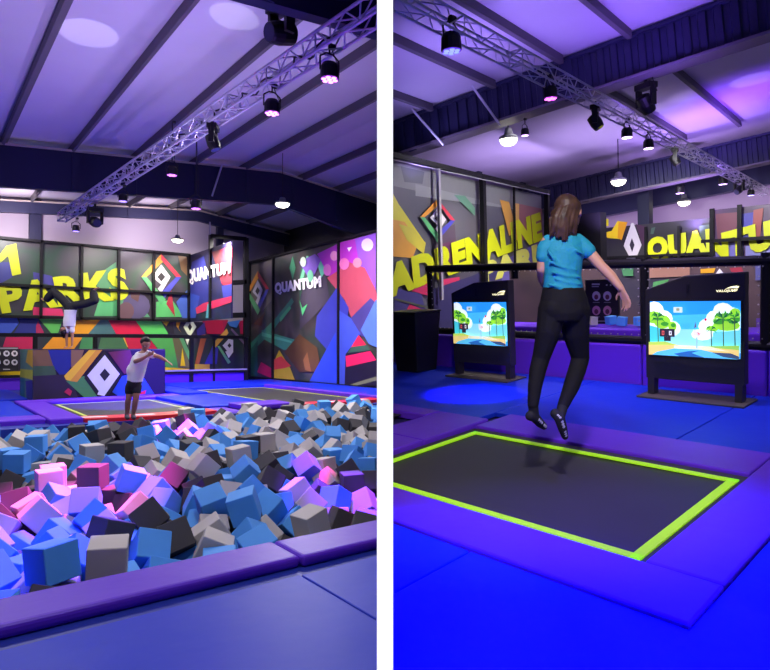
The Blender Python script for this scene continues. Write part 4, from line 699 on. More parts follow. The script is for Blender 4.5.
# ---- slanted mural hall wall with yellow lettering
U = ray('R', 931, 285).normalized(); V = ray('R', -380, 408).normalized()
UH = Vector((U.x, U.y, 0)).normalized()
A0 = deep('R', 393, 158, 10.6)
aw = Board('R', A0, U, Vector((0, 0, 1)) - U * U.z)
e1 = aw.st(541, 193); MB_ = MB(); aw.slab(MB_, (-4, -5.4), (e1.x, -.06), .08)
o = struct(MB_, 'wall_slanted', clouds('mural_grey', [(62, 62, 70), (104, 102, 106), (84, 84, 92), (92, 76, 88)], .4), 'R', origin=A0)
P = [((120, 120, 122), [(393, 164), (541, 197), (541, 214), (460, 200), (393, 186)]), ((88, 90, 96), [(400, 166), (424, 172), (422, 184), (404, 182)]), ((136, 138, 138), [(415, 184), (440, 190), (520, 210), (415, 196)]),
     ((214, 206, 50), [(386, 182), (398, 204), (424, 242), (422, 250), (408, 240), (386, 236)]), ((222, 160, 60), [(386, 218), (404, 222), (418, 242), (412, 258), (386, 256)]), ((206, 196, 60), [(398, 224), (412, 228), (425, 243), (423, 254), (406, 240)]),
     ((84, 70, 84), [(430, 236), (454, 224), (456, 256), (436, 262)]), ((100, 56, 86), [(440, 244), (455, 240), (456, 262), (442, 262)]),
     ((96, 140, 116), [(453, 195), (464, 196), (474, 208), (474, 216)]), ((206, 152, 70), [(499, 200), (508, 202), (516, 232), (508, 236)]), ((210, 160, 80), [(512, 203), (518, 204), (518, 240), (513, 240)]),
     ((148, 92, 96), [(518, 204), (541, 209), (541, 242), (518, 240)]), ((96, 86, 150), [(500, 262), (541, 240), (541, 330), (500, 330)]), ((70, 66, 124), [(393, 288), (420, 294), (430, 335), (393, 335)]),
     ((202, 50, 96), [(415, 286), (426, 282), (428, 296), (410, 291)]), ((196, 50, 92), [(437, 280), (458, 277), (458, 287), (440, 289)]), ((208, 46, 92), [(408, 304), (426, 312), (430, 320), (404, 312)]), ((120, 70, 76), [(446, 290), (460, 286), (452, 296)]),
     ((92, 96, 70), [(393, 298), (393, 300), (428, 309), (428, 307)]), ((226, 120, 60), [(515, 318), (524, 304), (532, 326), (515, 328)]), ((56, 52, 92), [(428, 290), (470, 276), (500, 262), (500, 335), (428, 335)])]
P += emblem(435.5, 219, 17.5, 20, .24, .1)
prints(aw, P, 'mural_print', o)
letters(aw, 'ADRENALINE', [(383, 266), (538.5, 212), (541, 240), (386, 299)], 'lettering', M_YEL, o, .05, .07, 'yellow slanted block lettering')
letters(aw, 'PARKS', [(478, 263), (556, 237), (558, 262), (480, 284)], 'lettering', mat('yellow_print_faded', (206, 206, 90), .45), o, .05, .07, 'faded yellow block lettering')
fr = thing('wall_frame', A0, 'black framed net with a pale laced post over the slanted yellow-lettered mural', 'frame', 'R')
for a, b, w, mm, nm in (((393, 158), (543, 193.5), .09, M_STEEL, 'top_rail'), ((476, 177), (479, 300), .1, M_STEEL, 'post'), ((541, 193), (541, 330), .1, M_STEEL, 'post'), ((432.5, 169), (436, 300), .06, mat('pale_cord', (160, 156, 160), .7), 'laced_post'), ((509, 187), (511, 300), .04, M_STEEL, 'thin_post')):
    m = MB(); q0, q1 = aw.st(*a), aw.st(*b)
    if nm == 'top_rail': q0.x = -4
    aw.bars(m, q0, q1, w, w, .1); m.build(nm, mm, fr, 'R')
m = MB(); aw.bars(m, Vector((-4, -.12)), aw.st(541, 195.5), .014, .014, .2); m.build('cable_line', mat('pale_cord', (160, 156, 160), .7), fr, 'R')
# ---- far murals
def farwall(nm, X, px0, px1, y0, y1, zlo, mm, yend=None):
    bd = Board('R', (X, 0, 0), (0, -1, 0)); a = bd.st(px0, y0); b = bd.st(px1, y1); m_ = MB()
    bd.slab(m_, (a.x, zlo), (b.x if yend is None else yend, (a.y + b.y) / 2), .1)
    return bd, struct(m_, nm, mm, 'R', origin=bd.p(a))
DK = clouds('mural_coal', [(30, 28, 36), (52, 50, 58), (40, 34, 54)], .6)
fa, o = farwall('wall_far', 16, 598, 722, 224, 222, -.05, DK)
P = [((224, 214, 30), [(606, 219), (609, 219), (609, 226), (607, 226)]), ((230, 196, 40), [(603, 233), (612, 231), (618, 221), (626, 222), (621, 239), (608, 238)]), ((216, 150, 36), [(618, 238), (619, 222), (628, 222), (622, 240)]),
     ((206, 200, 210), [(632, 223), (634, 223), (642, 245), (637, 257), (630, 257), (624, 246)]), ((44, 38, 60), [(632.4, 238), (635, 245), (632.6, 252), (630, 245)]), ((70, 40, 70), [(636, 224), (648, 227), (648, 250), (643, 244)]),
     ((206, 206, 206), [(627, 257.6), (636, 257.6), (636, 259), (627, 259)]), ((70, 96, 84), [(652, 228), (656, 227), (654, 234), (651, 234)]), ((60, 84, 66), [(700, 226), (712, 224), (708, 240), (700, 240)])]
prints(fa, P, 'mural_print', o, .02); letters(fa, 'QUAN', [(647.5, 238), (727, 226), (729, 255), (648.5, 264)], 'lettering', M_YEL, o, .06, .07, 'yellow slanted block lettering')
fb_, o = farwall('wall_forward', 12.5, 714, 800, 209.8, 201, -.05, clouds('mural_violet', [(48, 30, 52), (84, 60, 96), (60, 44, 70)], .6))
P = [((104, 60, 74), [(716, 214), (740, 212), (734, 240), (718, 240)]), ((110, 104, 180), [(716, 244), (744, 242), (744, 258), (716, 258)]), ((60, 58, 150), [(742, 214), (756, 212), (752, 240), (742, 240)]), ((130, 130, 190), [(746, 246), (800, 240), (800, 258), (746, 258)]), ((140, 64, 60), [(754, 210), (764, 208), (760, 240), (752, 240)])]
prints(fb_, P, 'mural_print', o, .02); letters(fb_, 'NTUM', [(707, 237), (798, 213), (800, 244), (708, 263)], 'lettering', M_YEL, o, .06, .07, 'yellow slanted block lettering', fb_.st(714.6, 240))
for bd, lst, lab in ((fa, ((648, 227, 262), (681, 226, 262)), 'thin black posts in front of the far yellow-lettered mural'), (fb_, ((714.5, 209, 262), (742, 205, 262)), 'thin black posts and rail on the nearer violet mural')):
    fr = thing('post_frame', bd.p(bd.st(lst[0][0], 250)), lab, 'frame', 'R')
    for px, ya, yb in lst:
        m = MB(); bd.bars(m, bd.st(px, ya), bd.st(px, yb), .06 if bd is fa else .07, .06, .1); m.build('post', M_STEEL, fr, 'R')
    m = MB(); bd.bars(m, bd.st(600, 258) if bd is fa else bd.st(704, 241.5), bd.st(714, 253) if bd is fa else bd.st(800, 236), .06, .06, .1); m.build('rail', M_STEEL, fr, 'R')
# dark stair enclosure left of the far mural
se = Board('R', (13.5, 0, 0), (0, -1, 0)); m = MB(); se.slab(m, se.st(560, 330), se.st(600, 212), .3); struct(m, 'wall_enclosure', mat('enclosure_dark', (16, 14, 22), .7, spec=.1), 'R')
# low coloured wall seen through the net
lw_ = Board('R', (11.4, 0, 0), (0, -1, 0)); m = MB(); lw_.slab(m, (-8.5, -.05), (4, lw_.st(680, 262).y), .1)
o = struct(m, 'wall_low', clouds('mural_low', [(44, 40, 52), (84, 66, 72), (60, 56, 70)], .7), 'R', origin=(11.4, 3, 0))
P = [((150, 110, 96), [(650, 264), (690, 264), (690, 276), (650, 278)]), ((222, 160, 40), [(701, 269), (716, 268), (714, 273), (701, 273)]), ((224, 220, 226), [(716, 274), (720, 268.5), (724, 273)]), ((160, 46, 66), [(730, 268), (742, 267), (744, 272), (732, 272)]),
     ((80, 150, 84), [(654, 282), (670, 279), (658, 294), (652, 298)]), ((70, 128, 84), [(621, 264), (634, 264), (634, 276), (624, 276)]), ((84, 84, 140), [(756, 264), (790, 262), (790, 280), (756, 280)]), ((130, 56, 66), [(764, 284), (790, 280), (790, 312), (764, 312)]), ((90, 60, 150), [(757, 318), (790, 318), (790, 330), (757, 330)])]
prints(lw_, P, 'mural_print', o, .02)
# poster with four portraits
pb = Board('R', (9.4, 0, 0), (0, -1, 0)); m = MB(); pb.slab(m, pb.st(586, 327), pb.st(618, 279), .05)
po = tag(m.build('poster', mat('poster_black', (24, 22, 28), .5), None, 'R'), 'dark poster with four round pale portraits beyond the net, by the woman\'s hand', 'poster')
P = [((196, 190, 200), [(592, 283.5), (600, 283.5), (600, 285), (592, 285)]), ((170, 166, 176), [(592, 286), (599, 286), (599, 287), (592, 287)]), ((186, 182, 190), disc(607, 285, .9)), ((186, 182, 190), disc(611, 285, .9)), ((150, 146, 156), [(598, 320.5), (606, 320.5), (606, 321.6), (598, 321.6)])]
prints(pb, P, 'header_print', po, .006)
for x, y, c in ((596.5, 296, (216, 206, 212)), (607.5, 296, (216, 206, 212)), (596.5, 310.5, (216, 150, 170)), (607.5, 310.5, (216, 150, 170))):
    P = [(c, disc(x, y, 4.2, 4.8)), ((110, 60, 74), disc(x, y + 1, 2.1, 2.6, 10)), ((150, 146, 156), [(x - 3.4, y + 6), (x + 3.4, y + 6), (x + 3.4, y + 6.7), (x - 3.4, y + 6.7)])]; prints(pb, P, 'portrait_print', po, .006)
# purple bench wall and foam blocks beyond the net
slabR('back_pad', (8.6, 1.0, -.05), (9.3, 7.2, .55), M_PURPLE, 'long purple padded ledge beyond the net barrier')
rr = random.Random(3); FB = [mat('foam_blue', (66, 140, 214), .75), mat('foam_pale_grey', (190, 184, 178), .8)]
hb = .065
for i in range(16):
    y = 3.3 + .23 * i if i < 8 else (5.3 + .24 * (i - 8) if i < 10 else 1.1 + .24 * (i - 10)); y = min(y, 8)
    m = MB(); m.box((-hb, -hb, -hb), (hb, hb, hb)); k = rr.choice((0, 0, 1))
    ob = bpy.data.objects.new('foam_block', m.mesh('foam_block', [FB[k]], bevel=.006, seg=1)); COL.objects.link(ob)
    ob.matrix_world = MR @ Matrix.Translation((8.95 + rr.uniform(-.1, .12), y, .55 + hb * 1.3)) @ Matrix.Rotation(rr.uniform(0, 1.5), 4, 'Z') @ Matrix.Rotation(rr.uniform(-.12, .12), 4, 'X')
    tag(ob, ('blue' if k == 0 else 'pale grey') + ' foam block lying on the purple ledge beyond the net', 'foam block', ('blue' if k == 0 else 'pale grey') + ' foam blocks on the ledge beyond the net')
# ---- roof of the right hall
A1 = deep('R', 608, 87, 9.4); A2 = deep('R', 608, 196, 16.1); W3 = V.cross(U).normalized()
if W3.z < 0: W3 = -W3
NB = U - V * U.dot(V); NB.normalize()
H1, H2 = .64, .64
RO = A1 + W3 * H1
def onroof(px, py): return hit('R', px, py, RO, W3)
mb = MB(); c = [RO + U * a + V * b for a, b in ((-14, -16), (18, -16), (18, 9), (-14, 9))]; mb.hexa(c + [v + W3 * .1 for v in c])
struct(mb, 'ceiling_hall', M_ROOF, 'R', origin=RO)
du = (A2 - A1).dot(NB) / U.dot(NB)
def clad(nm, A, H):
    web = MB(); L0, L1, pit = -15.0, 6.2, .2; n = int((L1 - L0) / pit); prof = []
    for i in range(n + 1):
        b = L0 + i * pit
        for fr_, dp in ((0, .0), (.45, .0), (.55, .035), (.95, .035)): prof.append((b + fr_ * pit, dp))
    pts = [A + V * b - NB * (.1 - d) for b, d in prof]; k = len(pts)
    web.add(pts + [p + W3 * (H - .01) for p in pts] , [(i, i + 1, k + i + 1, k + i) for i in range(k - 1)])
    bx_ = [A + V * L0 - NB * .06, A + V * prof[-1][0] - NB * .06, A + V * prof[-1][0] + NB * .1, A + V * L0 + NB * .1]; web.hexa(bx_ + [p + W3 * (H - .01) for p in bx_])
    o = struct(web, nm, M_DARKBEAM, 'R', origin=A)
    m = MB(); m.bar(A + V * L0 - W3 * .02, A + V * L1 - W3 * .02, .34, .04, W3); p = m.build('bottom_flange', mat('flange_grey', (112, 104, 112), .5), o, 'R'); p['label'] = 'pale bottom flange'
    m = MB(); m.bar(A + V * L0 + W3 * (H - .05) , A + V * L1 + W3 * (H - .05), .3, .05, W3); m.build('top_flange', M_DARKBEAM, o, 'R')
    for b in (-4.6, .55, 3.6):
        m = MB(); m.bar(A + V * b - NB * .125 - W3 * .05, A + V * b - NB * .125 + W3 * (H - .08), .16, .05, NB); m.build('splice_plate', M_DARKBEAM, o, 'R')
    return o
c1 = clad('trim_4', A1, H1); c2 = clad('trim_5', A2, H2)
for k, (px, py) in enumerate(((450, 60), (520, 30), (615, 18), (415, 98), (722, 106), (666, 123))):
    p = onroof(px, py); s0 = (p - A1).dot(NB) / U.dot(NB)     # distance past the first rafter, along U
    lo, hi = (-9, -.2) if s0 < 0 else (.2, du - .2)
    m = MB(); m.bar(p + U * (lo - s0) - W3 * .07, p + U * (hi - s0) - W3 * .07, .07, .13, W3); struct(m, 'trim_%d' % (k + 30), M_PURLIN, 'R')
for k, (a, b) in enumerate((((411, 99), (443.5, 145)), ((471, 75), (500, 125)), ((652, 163), (662, 190)))):
    A = A1 if k < 2 else A2; p = onroof(*a); q = hit('R', b[0], b[1], A - NB * .18, NB); m = MB(); m.tube(p - W3 * .18, q, .02)
    if k < 2: tag(m.build('brace_rod', M_TRUSS, None, 'R'), ('pale brace rod from roof to clad rafter, nearest the white strip', 'pale brace rod from roof to clad rafter, second from the white strip')[k], 'rod')
# side wall and end wall
SO = A0 + Vector((-UH.y, UH.x, 0)) * 2.2
sb = Board('R', SO, UH); m = MB(); sb.slab(m, (-6, -5), (16, 3.4), .1); o = struct(m, 'wall_side', mat('cladding_violet', (98, 84, 122), .55), 'R', origin=SO)
m = MB(); sb.bars(m, sb.st(420, 128), sb.st(560, 178), .22, .1, .05); sb.bars(m, sb.st(474, 150), sb.st(475, 176), .2, .12, .05); sb.bars(m, sb.st(518, 165), sb.st(519, 195), .25, .12, .05); m.build('side_rail', M_DARKBEAM, o, 'R')
wm = MB(); sb.slab(wm, sb.st(433, 157), sb.st(453, 152), .02, 0, .02); w_ = sb.st(464, 165), sb.st(480, 162); sb.slab(wm, w_[0], w_[1], .02, 0, .02); sb.slab(wm, sb.st(528, 186), sb.st(556, 178), .02, 0, .02)
e = wm.build('window_strip', glow((196, 176, 240), .7), o, 'R'); e['label'] = 'small daylit roof-high window strips'
EO = A2 + U * 4.5; eb = Board('R', EO, (V - Vector((0, 0, V.z)))); m = MB(); eb.slab(m, (-14, -6), (9, 3), .1); struct(m, 'wall_end', mat('pale_gable_violet', (172, 156, 178), .6), 'R', origin=EO)
m = MB(); q0 = deep('R', 645, 190, 16.5); m.bar(q0 - Vector((0, 0, 4)), q0 + Vector((0, 0, .6)), .3, .3, UH); struct(m, 'trim_6', M_DARKBEAM, 'R')
m = MB(); a3 = A2 + U * 3.4; m.bar(a3 + V * -12 + W3 * .3, a3 + V * 6 + W3 * .3, .3, .55, W3); struct(m, 'trim_7', M_DARKBEAM, 'R')
# ---- right truss and its lamps
T0 = deep('R', 590, 98, 8.0); tnR = U.cross(Vector((0, 0, 1))).normalized()
def onT(px, py): return hit('R', px, py, T0, tnR)
ta, tb = onT(766, 196), onT(380, -3)
_t0, td, ts, tu = truss('lighting_truss', tb, ta, .16, .17, 'aluminium box truss crossing under the clad rafters of the trampoline hall', 'R', .27, .012)
for px, py, s, c, e, lab in ((451.5, 50.5, .19, (90, 100, 255), 4, 'nearest stage lamp with lit blue lenses under the hall truss'), (550.5, 98, .16, (255, 110, 240), 3.5, 'magenta lit stage lamp under the truss, before the first clad rafter'),
                             (627, 137, .16, (255, 235, 255), 6, 'white lit stage lamp under the truss, first of the close pair'), (648.5, 148, .16, (255, 230, 255), 6, 'white lit stage lamp under the truss, second of the close pair'),
                             (751, 195, .16, (190, 180, 255), 3, 'small stage lamp at the far end of the hall truss')):
    par_can('stage_lamp', onT(px, py), s, lab, 'R', c, e, stem=.06)
for px, py, d, s, lab in ((525, 135, 9.9, .13, 'violet stage lamp under the bottom flange of the first clad rafter'), (695, 171, 15.4, .24, 'far stage lamp before the second clad rafter, left of the truss'), (723, 184, 15.4, .22, 'far stage lamp under the second clad rafter, by the truss'), (680, 193, 15.4, .22, 'far stage lamp under the second clad rafter, above the round lamp')):
    par_can('stage_lamp', deep('R', px, py, d), s, lab, 'R', (225, 190, 255), 4, stem=.1)
moving_head('moving_head_lamp', onT(595.5, 122), .17, 'dark moving head lamp hanging under the truss below the first clad rafter', 'R', (.2, -.5, -.9))
moving_head('moving_head_lamp', deep('R', 646, 104, 9.2), .24, 'long dark moving head lamp hung from the first clad rafter above the truss', 'R', (.55, -.2, -.8))
moving_head('moving_head_lamp', onT(675, 160), .16, 'dark moving head lamp under the truss before the second clad rafter', 'R', (.2, -.5, -.9))
moving_head('moving_head_lamp', onT(739, 190), .18, 'round dark moving head lamp near the far end of the hall truss', 'R', (-.6, .2, -.4))
hb_ = []
for px, py, d, r, lab in ((508.5, 139.5, 11.2, .17, 'largest round high bay lamp, beside the bottom flange of the first rafter'), (618.5, 181, 14.6, .18, 'round high bay lamp in front of the second clad rafter'), (684, 202, 17.5, .18, 'far round high bay lamp above the far yellow lettering')):
    p = deep('R', px, py, d); hb_.append(p); top = hit('R', px, py, RO, W3); z = p.z + .5; high_bay('high_bay_lamp', p, r, lab, 'R', RO.z + (W3.x * (RO.x - p.x) + W3.y * (RO.y - p.y)) / W3.z)
# ---- light of the right hall
q = aw.p(aw.st(465, 235)); lamp('SPOT', 'added_wall_wash', q + aw.n * 3.2 + Vector((0, 0, 1.6)), 520, (246, 240, 250), 'R', aim=q - Vector((0, 0, .3)), angle=100, blend=.8, size=.2)  # added spot, brightens the slanted mural
for y in (4.2, 6.6): lamp('SPOT', 'added_wall_wash', (9.8 if y < 5 else 13.0, y - .6, 3.1), 520, (246, 240, 250), 'R', aim=(12.5 if y < 5 else 16, y - .4, 1.2), angle=110, blend=.8, size=.2)  # added spots for the far murals, without fixtures
lamp('SPOT', 'added_kiosk_wash', (3.6, 4.2, 4.3), 560, (250, 240, 250), 'R', aim=(6.95, 4.1, .7), angle=66, blend=.8, size=.2)  # unseen spot added to brighten the kiosk fronts
for b in (-7, -3, 1):
    p = A2 + U * 3.9 + V * b; lamp('SPOT', 'added_wall_wash', p - U * 2.2 - W3 * 2.2, 420, (206, 180, 236), 'R', aim=p + U * .6 - W3 * .3, angle=110, blend=.8, size=.2)  # added spots that lighten the end wall
for p in hb_: lamp('SPOT', 'high_bay_and_fill_light', p - Vector((0, 0, .16)), 240, (255, 244, 228), 'R', aim=p - Vector((0, 0, 3)), angle=115, blend=.5, size=.15)
for x, y, z, e in ((2.4, 4.2, 4.0, 60), (8.5, 1.0, 3.7, 130), (10.2, 5.8, 2.9, 150), (12.0, 5.0, 3.2, 220), (13.5, 2.0, 3.6, 160)):
    lamp('SPOT', 'hall_light', (x, y, z), e * 2, (236, 230, 250), 'R', aim=(x + .6, y + .3, 0), angle=118, size=.8)
for px, py, e, c in ((530, 22, 36, (150, 120, 240)), (450, 50, 32, (150, 126, 236)), (430, 100, 24, (156, 140, 230)), (650, 12, 40, (140, 100, 246)), (700, 120, 80, (150, 110, 240)), (755, 95, 100, (120, 60, 255)), (600, 135, 110, (176, 152, 226)), (520, 150, 110, (176, 152, 226)), (690, 140, 90, (170, 136, 236))):
    p = onroof(px, py); g = 2.3 if 500 < px < 695 and py > 130 else 1.5; lamp('SPOT', 'roof_wash', p - W3 * g - U * .4, e * 4, c, 'R', aim=p, angle=125, size=.15, blend=1)
for px, py, e in ((752, 80, 60), (690, 95, 40), (672, 105, 30)):
    p = onroof(px, py); lamp('SPOT', 'roof_beam', p - W3 * 1.6 + V * .9 - U * .3, e, (220, 200, 255), 'R', aim=p, angle=24, size=.03, blend=.4)
def bluespot(loc, aim, e, c, ang): lamp('SPOT', 'floor_beam', loc, e, c, 'R', aim=aim, angle=ang, size=.05, blend=.8)
lamp('SPOT', 'key_light', (1.2, .6, 4.1), 850, (250, 244, 246), 'R', aim=(3.9, 2.5, .7), angle=52, blend=.8, size=.15)
bluespot((3.0, 2.0, 4.4), (1.5, 1.6, 0), 5200, (0, 0, 255), 44)
bluespot((5.5, 4.5, 3.6), (5.9, 4.7, 0), 2600, (0, 0, 255), 22)
bluespot((3.0, 1.0, 4.4), (2.9, 1.2, 0), 1500, (60, 10, 255), 46)
bluespot((6.5, 2.5, 3.8), (6.5, 2.5, 0), 330, (190, 180, 255), 70)
bluespot((6.0, 3.6, 3.8), (7.45, 3.6, .3), 420, (244, 220, 250), 64)
# ---- ambient glow of the building behind the camera
w = bpy.data.worlds.new('hall_ambient'); sc.world = w; w.use_nodes = True
w.node_tree.nodes['Background'].inputs[0].default_value = (.62, .6, .85, 1); w.node_tree.nodes['Background'].inputs[1].default_value = .3
# ================================================================== PEOPLE
def skin_mesh(mb, name, m, parent, voxel=.007, smooth=6, factor=.5):
    """fuse overlapping limbs into one continuous rounded surface"""
    off = LOC[parent.name]; me = mb.mesh(name, [m], off); o = bpy.data.objects.new(name, me); COL.objects.link(o)
    a = o.modifiers.new('r', 'REMESH'); a.mode = 'VOXEL'; a.voxel_size = voxel; a.use_smooth_shade = True
    b = o.modifiers.new('s', 'SMOOTH'); b.iterations = smooth; b.factor = factor
    dg = bpy.context.evaluated_depsgraph_get(); nm = bpy.data.meshes.new_from_object(o.evaluated_get(dg)); nm.name = name
    o.modifiers.clear(); o.data = nm; bpy.data.meshes.remove(me)
    for p in nm.polygons: p.use_smooth = True
    o.parent = parent; LOC[o.name] = off; return o
def axes(room):
    r = INV[room] @ RT; z = Vector((0, 0, 1)); f = z.cross(r).normalized(); return r.normalized(), f, z   # right, away, up
def hand(mb, w, d, palm, side, s=1.0, curl=.35):
    """w wrist, d along the fingers, palm the way the palm faces, side the thumb's side"""
    w, d, palm, side = Vector(w), Vector(d).normalized(), Vector(palm).normalized(), Vector(side).normalized()
    k = w + d * .045 * s
    mb.loft([(w - d * .01, side * .024 * s, palm * .02 * s), (w + d * .03 * s, side * .033 * s, palm * .016 * s), (w + d * .07 * s, side * .04 * s, palm * .014 * s), (w + d * .095 * s, side * .037 * s, palm * .011 * s)], 12)
    for i, L in enumerate((.072, .082, .077, .06)):
        a = w + d * .09 * s + side * (.03 - .02 * i) * s; d1 = (d + side * (.12 - .08 * i) + palm * curl * .5).normalized(); b = a + d1 * L * .5 * s
        d2 = (d1 + palm * curl).normalized(); c = b + d2 * L * .32 * s; e = c + (d2 + palm * curl).normalized() * L * .26 * s
        mb.limb([(a, .0095 * s), (b, .0088 * s), (c, .008 * s), (e, .0068 * s)], 8)
    a = w + d * .025 * s + side * .026 * s; b = a + (d * .6 + side * .75 + palm * .3).normalized() * .038 * s; c = b + (d + side * .25 + palm * .3).normalized() * .032 * s
    mb.limb([(a, .014 * s), (b, .0105 * s), (c, .008 * s)], 8)
def face(mb, c, look, up, s):
    """head with chin, nose, brow, lips and ears; s is the head's half height"""
    look = Vector(look).normalized(); up = Vector(up).normalized(); sd = look.cross(up).normalized(); up = sd.cross(look)
    mb.ball(c + up * s * .12, (s * .72, s * .86, s * .84), (sd, look, up), 18)
    mb.ball(c - up * s * .34 + look * s * .2, (s * .56, s * .62, s * .62), (sd, look, up), 16)
    mb.ball(c - up * s * .84 + look * s * .52, (s * .22, s * .2, s * .16), (sd, look, up), 10)
    mb.loft([(c + up * s * .08 + look * s * .8, sd * s * .07, look * s * .1), (c - up * s * .22 + look * s * .94, sd * s * .13, look * s * .12), (c - up * s * .3 + look * s * .84, sd * s * .12, look * s * .06)], 10)
    mb.ball(c - up * s * .52 + look * s * .76, (s * .22, s * .1, s * .05), (sd, look, up), 10)
    for k in (-1, 1):
        mb.ball(c + sd * s * .74 * k - up * s * .02 - look * s * .05, (s * .08, s * .16, s * .26), (sd, look, up), 10)
        mb.ball(c + sd * s * .3 * k + up * s * .16 + look * s * .74, (s * .2, s * .1, s * .07), (sd, look, up), 10)
def eyes(c, look, up, s, parent):
    look = Vector(look).normalized(); up = Vector(up).normalized(); sd = look.cross(up).normalized(); up = sd.cross(look)
    for k in (-1, 1):
        m = MB(); e = c + sd * s * .3 * k + up * s * .02 + look * s * .76; m.ball(e, s * .1, n=10); o = m.build('eye', M_WHITE, parent, smooth=True)
        m = MB(); m.ball(e + look * s * .075, s * .045, n=8); m.build('iris', mat('iris_brown', (50, 32, 24), .2), o, smooth=True)

# ---- jumping woman
D0 = 4.4
r_, f_, z_ = axes('R')
def W(px, py, dd=0.0): return deep('R', px, py, D0 + dd)
base = W(552, 438); wo = thing('person', (base.x, base.y, base.z), 'jumping woman seen from behind in a turquoise T-shirt and black leggings', 'person', 'R')
PX = D0 / F
def tl(rows, g=0.0): return [(W(cx, y), r_ * (hw * PX + g), f_ * (hd + g)) for cx, y, hw, hd in rows]
TORSO = [(566, 231, 7, .05), (564.5, 236, 14.5, .07), (563.5, 242, 19, .085), (563, 251, 19.5, .1), (562.5, 263, 18.5, .1), (562.5, 275, 17.2, .095), (563, 287, 18.5, .105), (564, 299, 22, .12), (564, 312, 23, .12), (563, 320, 18, .1)]
ARM_R = [(W(580, 243), .05), (W(589, 252, -.02), .043), (W(601, 266, -.05), .036), (W(611, 276, -.07), .036), (W(620.5, 288, -.1), .025)]
ARM_L = [(W(547, 243), .05), (W(543.5, 254, .0), .043), (W(541.8, 269, .02), .037), (W(543, 279, .1), .036), (W(547, 289, .2), .025)]
LEG_L = [(W(552, 309), .092), (W(548.5, 331), .08), (W(541, 358, .05), .056), (W(537.5, 371, .03), .052), (W(535, 386), .043), (W(533, 405, -.03), .031)]
LEG_R = [(W(575, 309), .098), (W(575.5, 331, .06), .09), (W(580.5, 358, .14), .057), (W(577, 370, .1), .056), (W(571.5, 386, .02), .05), (W(562.5, 407, -.1), .03)]
FOOT_L = [(W(530, 416, -.03), .028), (W(534.5, 417, .0), .03), (W(540, 423, .06), .027), (W(544, 426.5, .1), .018)]
FOOT_R = [(W(555, 413.5, -.14), .027), (W(559.5, 418, -.15), .03), (W(562.5, 428, -.13), .026), (W(565, 436.5, -.1), .017)]
HC = W(569.5, 213.5); LOOK = f_ * .72 + r_ * .66 - z_ * .22; HU = z_ + f_ * .05; HS = .112
b = MB(); b.loft(tl(TORSO, -.006), 20); face(b, HC, LOOK, HU, HS); b.limb([(W(567, 222, -.01), .05), (W(565.5, 235), .056)], 14)
b.limb(ARM_R); b.limb(ARM_L); b.limb(LEG_L); b.limb(LEG_R); b.limb(FOOT_L); b.limb(FOOT_R)
hd = (W(627, 302, -.1) - W(620.5, 288, -.1)); hand(b, W(621, 289, -.1), hd, -r_ * .9 - z_ * .3 + f_ * .3, f_ * .6 - r_ * .3 - z_ * .1, .92, .4)
hand(b, W(547.5, 290, .21), f_ * .8 - z_ * .5 + r_ * .3, r_, z_, .92, .5)
bo = skin_mesh(b, 'body', M_SKIN, wo, .0065, 5)
eyes(HC, LOOK, HU, HS, bo)
b = MB(); b.loft([s for s in tl(TORSO, .008)][1:7] + [(W(563, 290), r_ * (19.8 * PX), f_ * .118)], 24)
b.limb([(W(577, 241), .055), (W(582.5, 246, -.01), .058), (W(588, 251, -.025), .055)]); b.limb([(W(549, 242), .055), (W(544.5, 249), .056), (W(542.8, 257, .0), .05)])
for k, (x, y, x2, y2) in enumerate(((550, 262, 576, 270), (552, 272, 580, 277), (556, 279, 581, 284), (548, 284, 572, 288), (572, 246, 584, 254), (548, 250, 560, 266))):   # folds in the cloth
    b.limb([(W(x, y, -.096), .009), (W((x + x2) / 2, (y + y2) / 2 + 1.5, -.104), .012), (W(x2, y2, -.09), .008)], 8)
shirt = skin_mesh(b, 't_shirt', mat('turquoise_cloth', (22, 140, 166), .75, bump=.2, bscale=30), wo, .0065, 4)
b = MB(); b.loft([(c, a + r_ * .009, d + f_ * .01) for c, a, d in tl(TORSO)][6:], 24); b.ball(W(554.5, 309, -.03), .093, n=16); b.ball(W(572.5, 309, -.03), .097, n=16); b.ball(W(563.5, 310, -.03), .085, n=16)
b.limb([(p, r + .008) for p, r in LEG_L]); b.limb([(p, r + .008) for p, r in LEG_R])
skin_mesh(b, 'leggings', mat('black_leggings', (22, 20, 25), .8, spec=.2), wo, .0065, 4)
M_SOCK = mat('black_sock', (22, 20, 24), .8)
for F_, sole in ((FOOT_L, None), (FOOT_R, 1)):
    b = MB(); b.limb([(p, r + .007) for p, r in F_]); b.limb([((LEG_L if F_ is FOOT_L else LEG_R)[-1][0], .037), (F_[1][0], .034)])
    so = skin_mesh(b, 'sock', M_SOCK, wo, .006, 3)
    m = MB(); pts = F_ if sole else F_[1:]
    for i in range(len(pts) - 1):
        for t in (.25, .5, .75):
            p = pts[i][0].lerp(pts[i + 1][0], t); rr_ = pts[i][1] * (1 - t) + pts[i + 1][1] * t
            q = p - f_ * (rr_ + .005) + (r_ * .004 if sole else r_ * .012)
            m.ball(q, (.011, .004, .012), (r_, f_, z_), 8)
    e = m.build('grip_print', mat('grip_pale', (176, 172, 176), .7), so, smooth=True); e['label'] = 'pale rubber grip print on the sock sole'
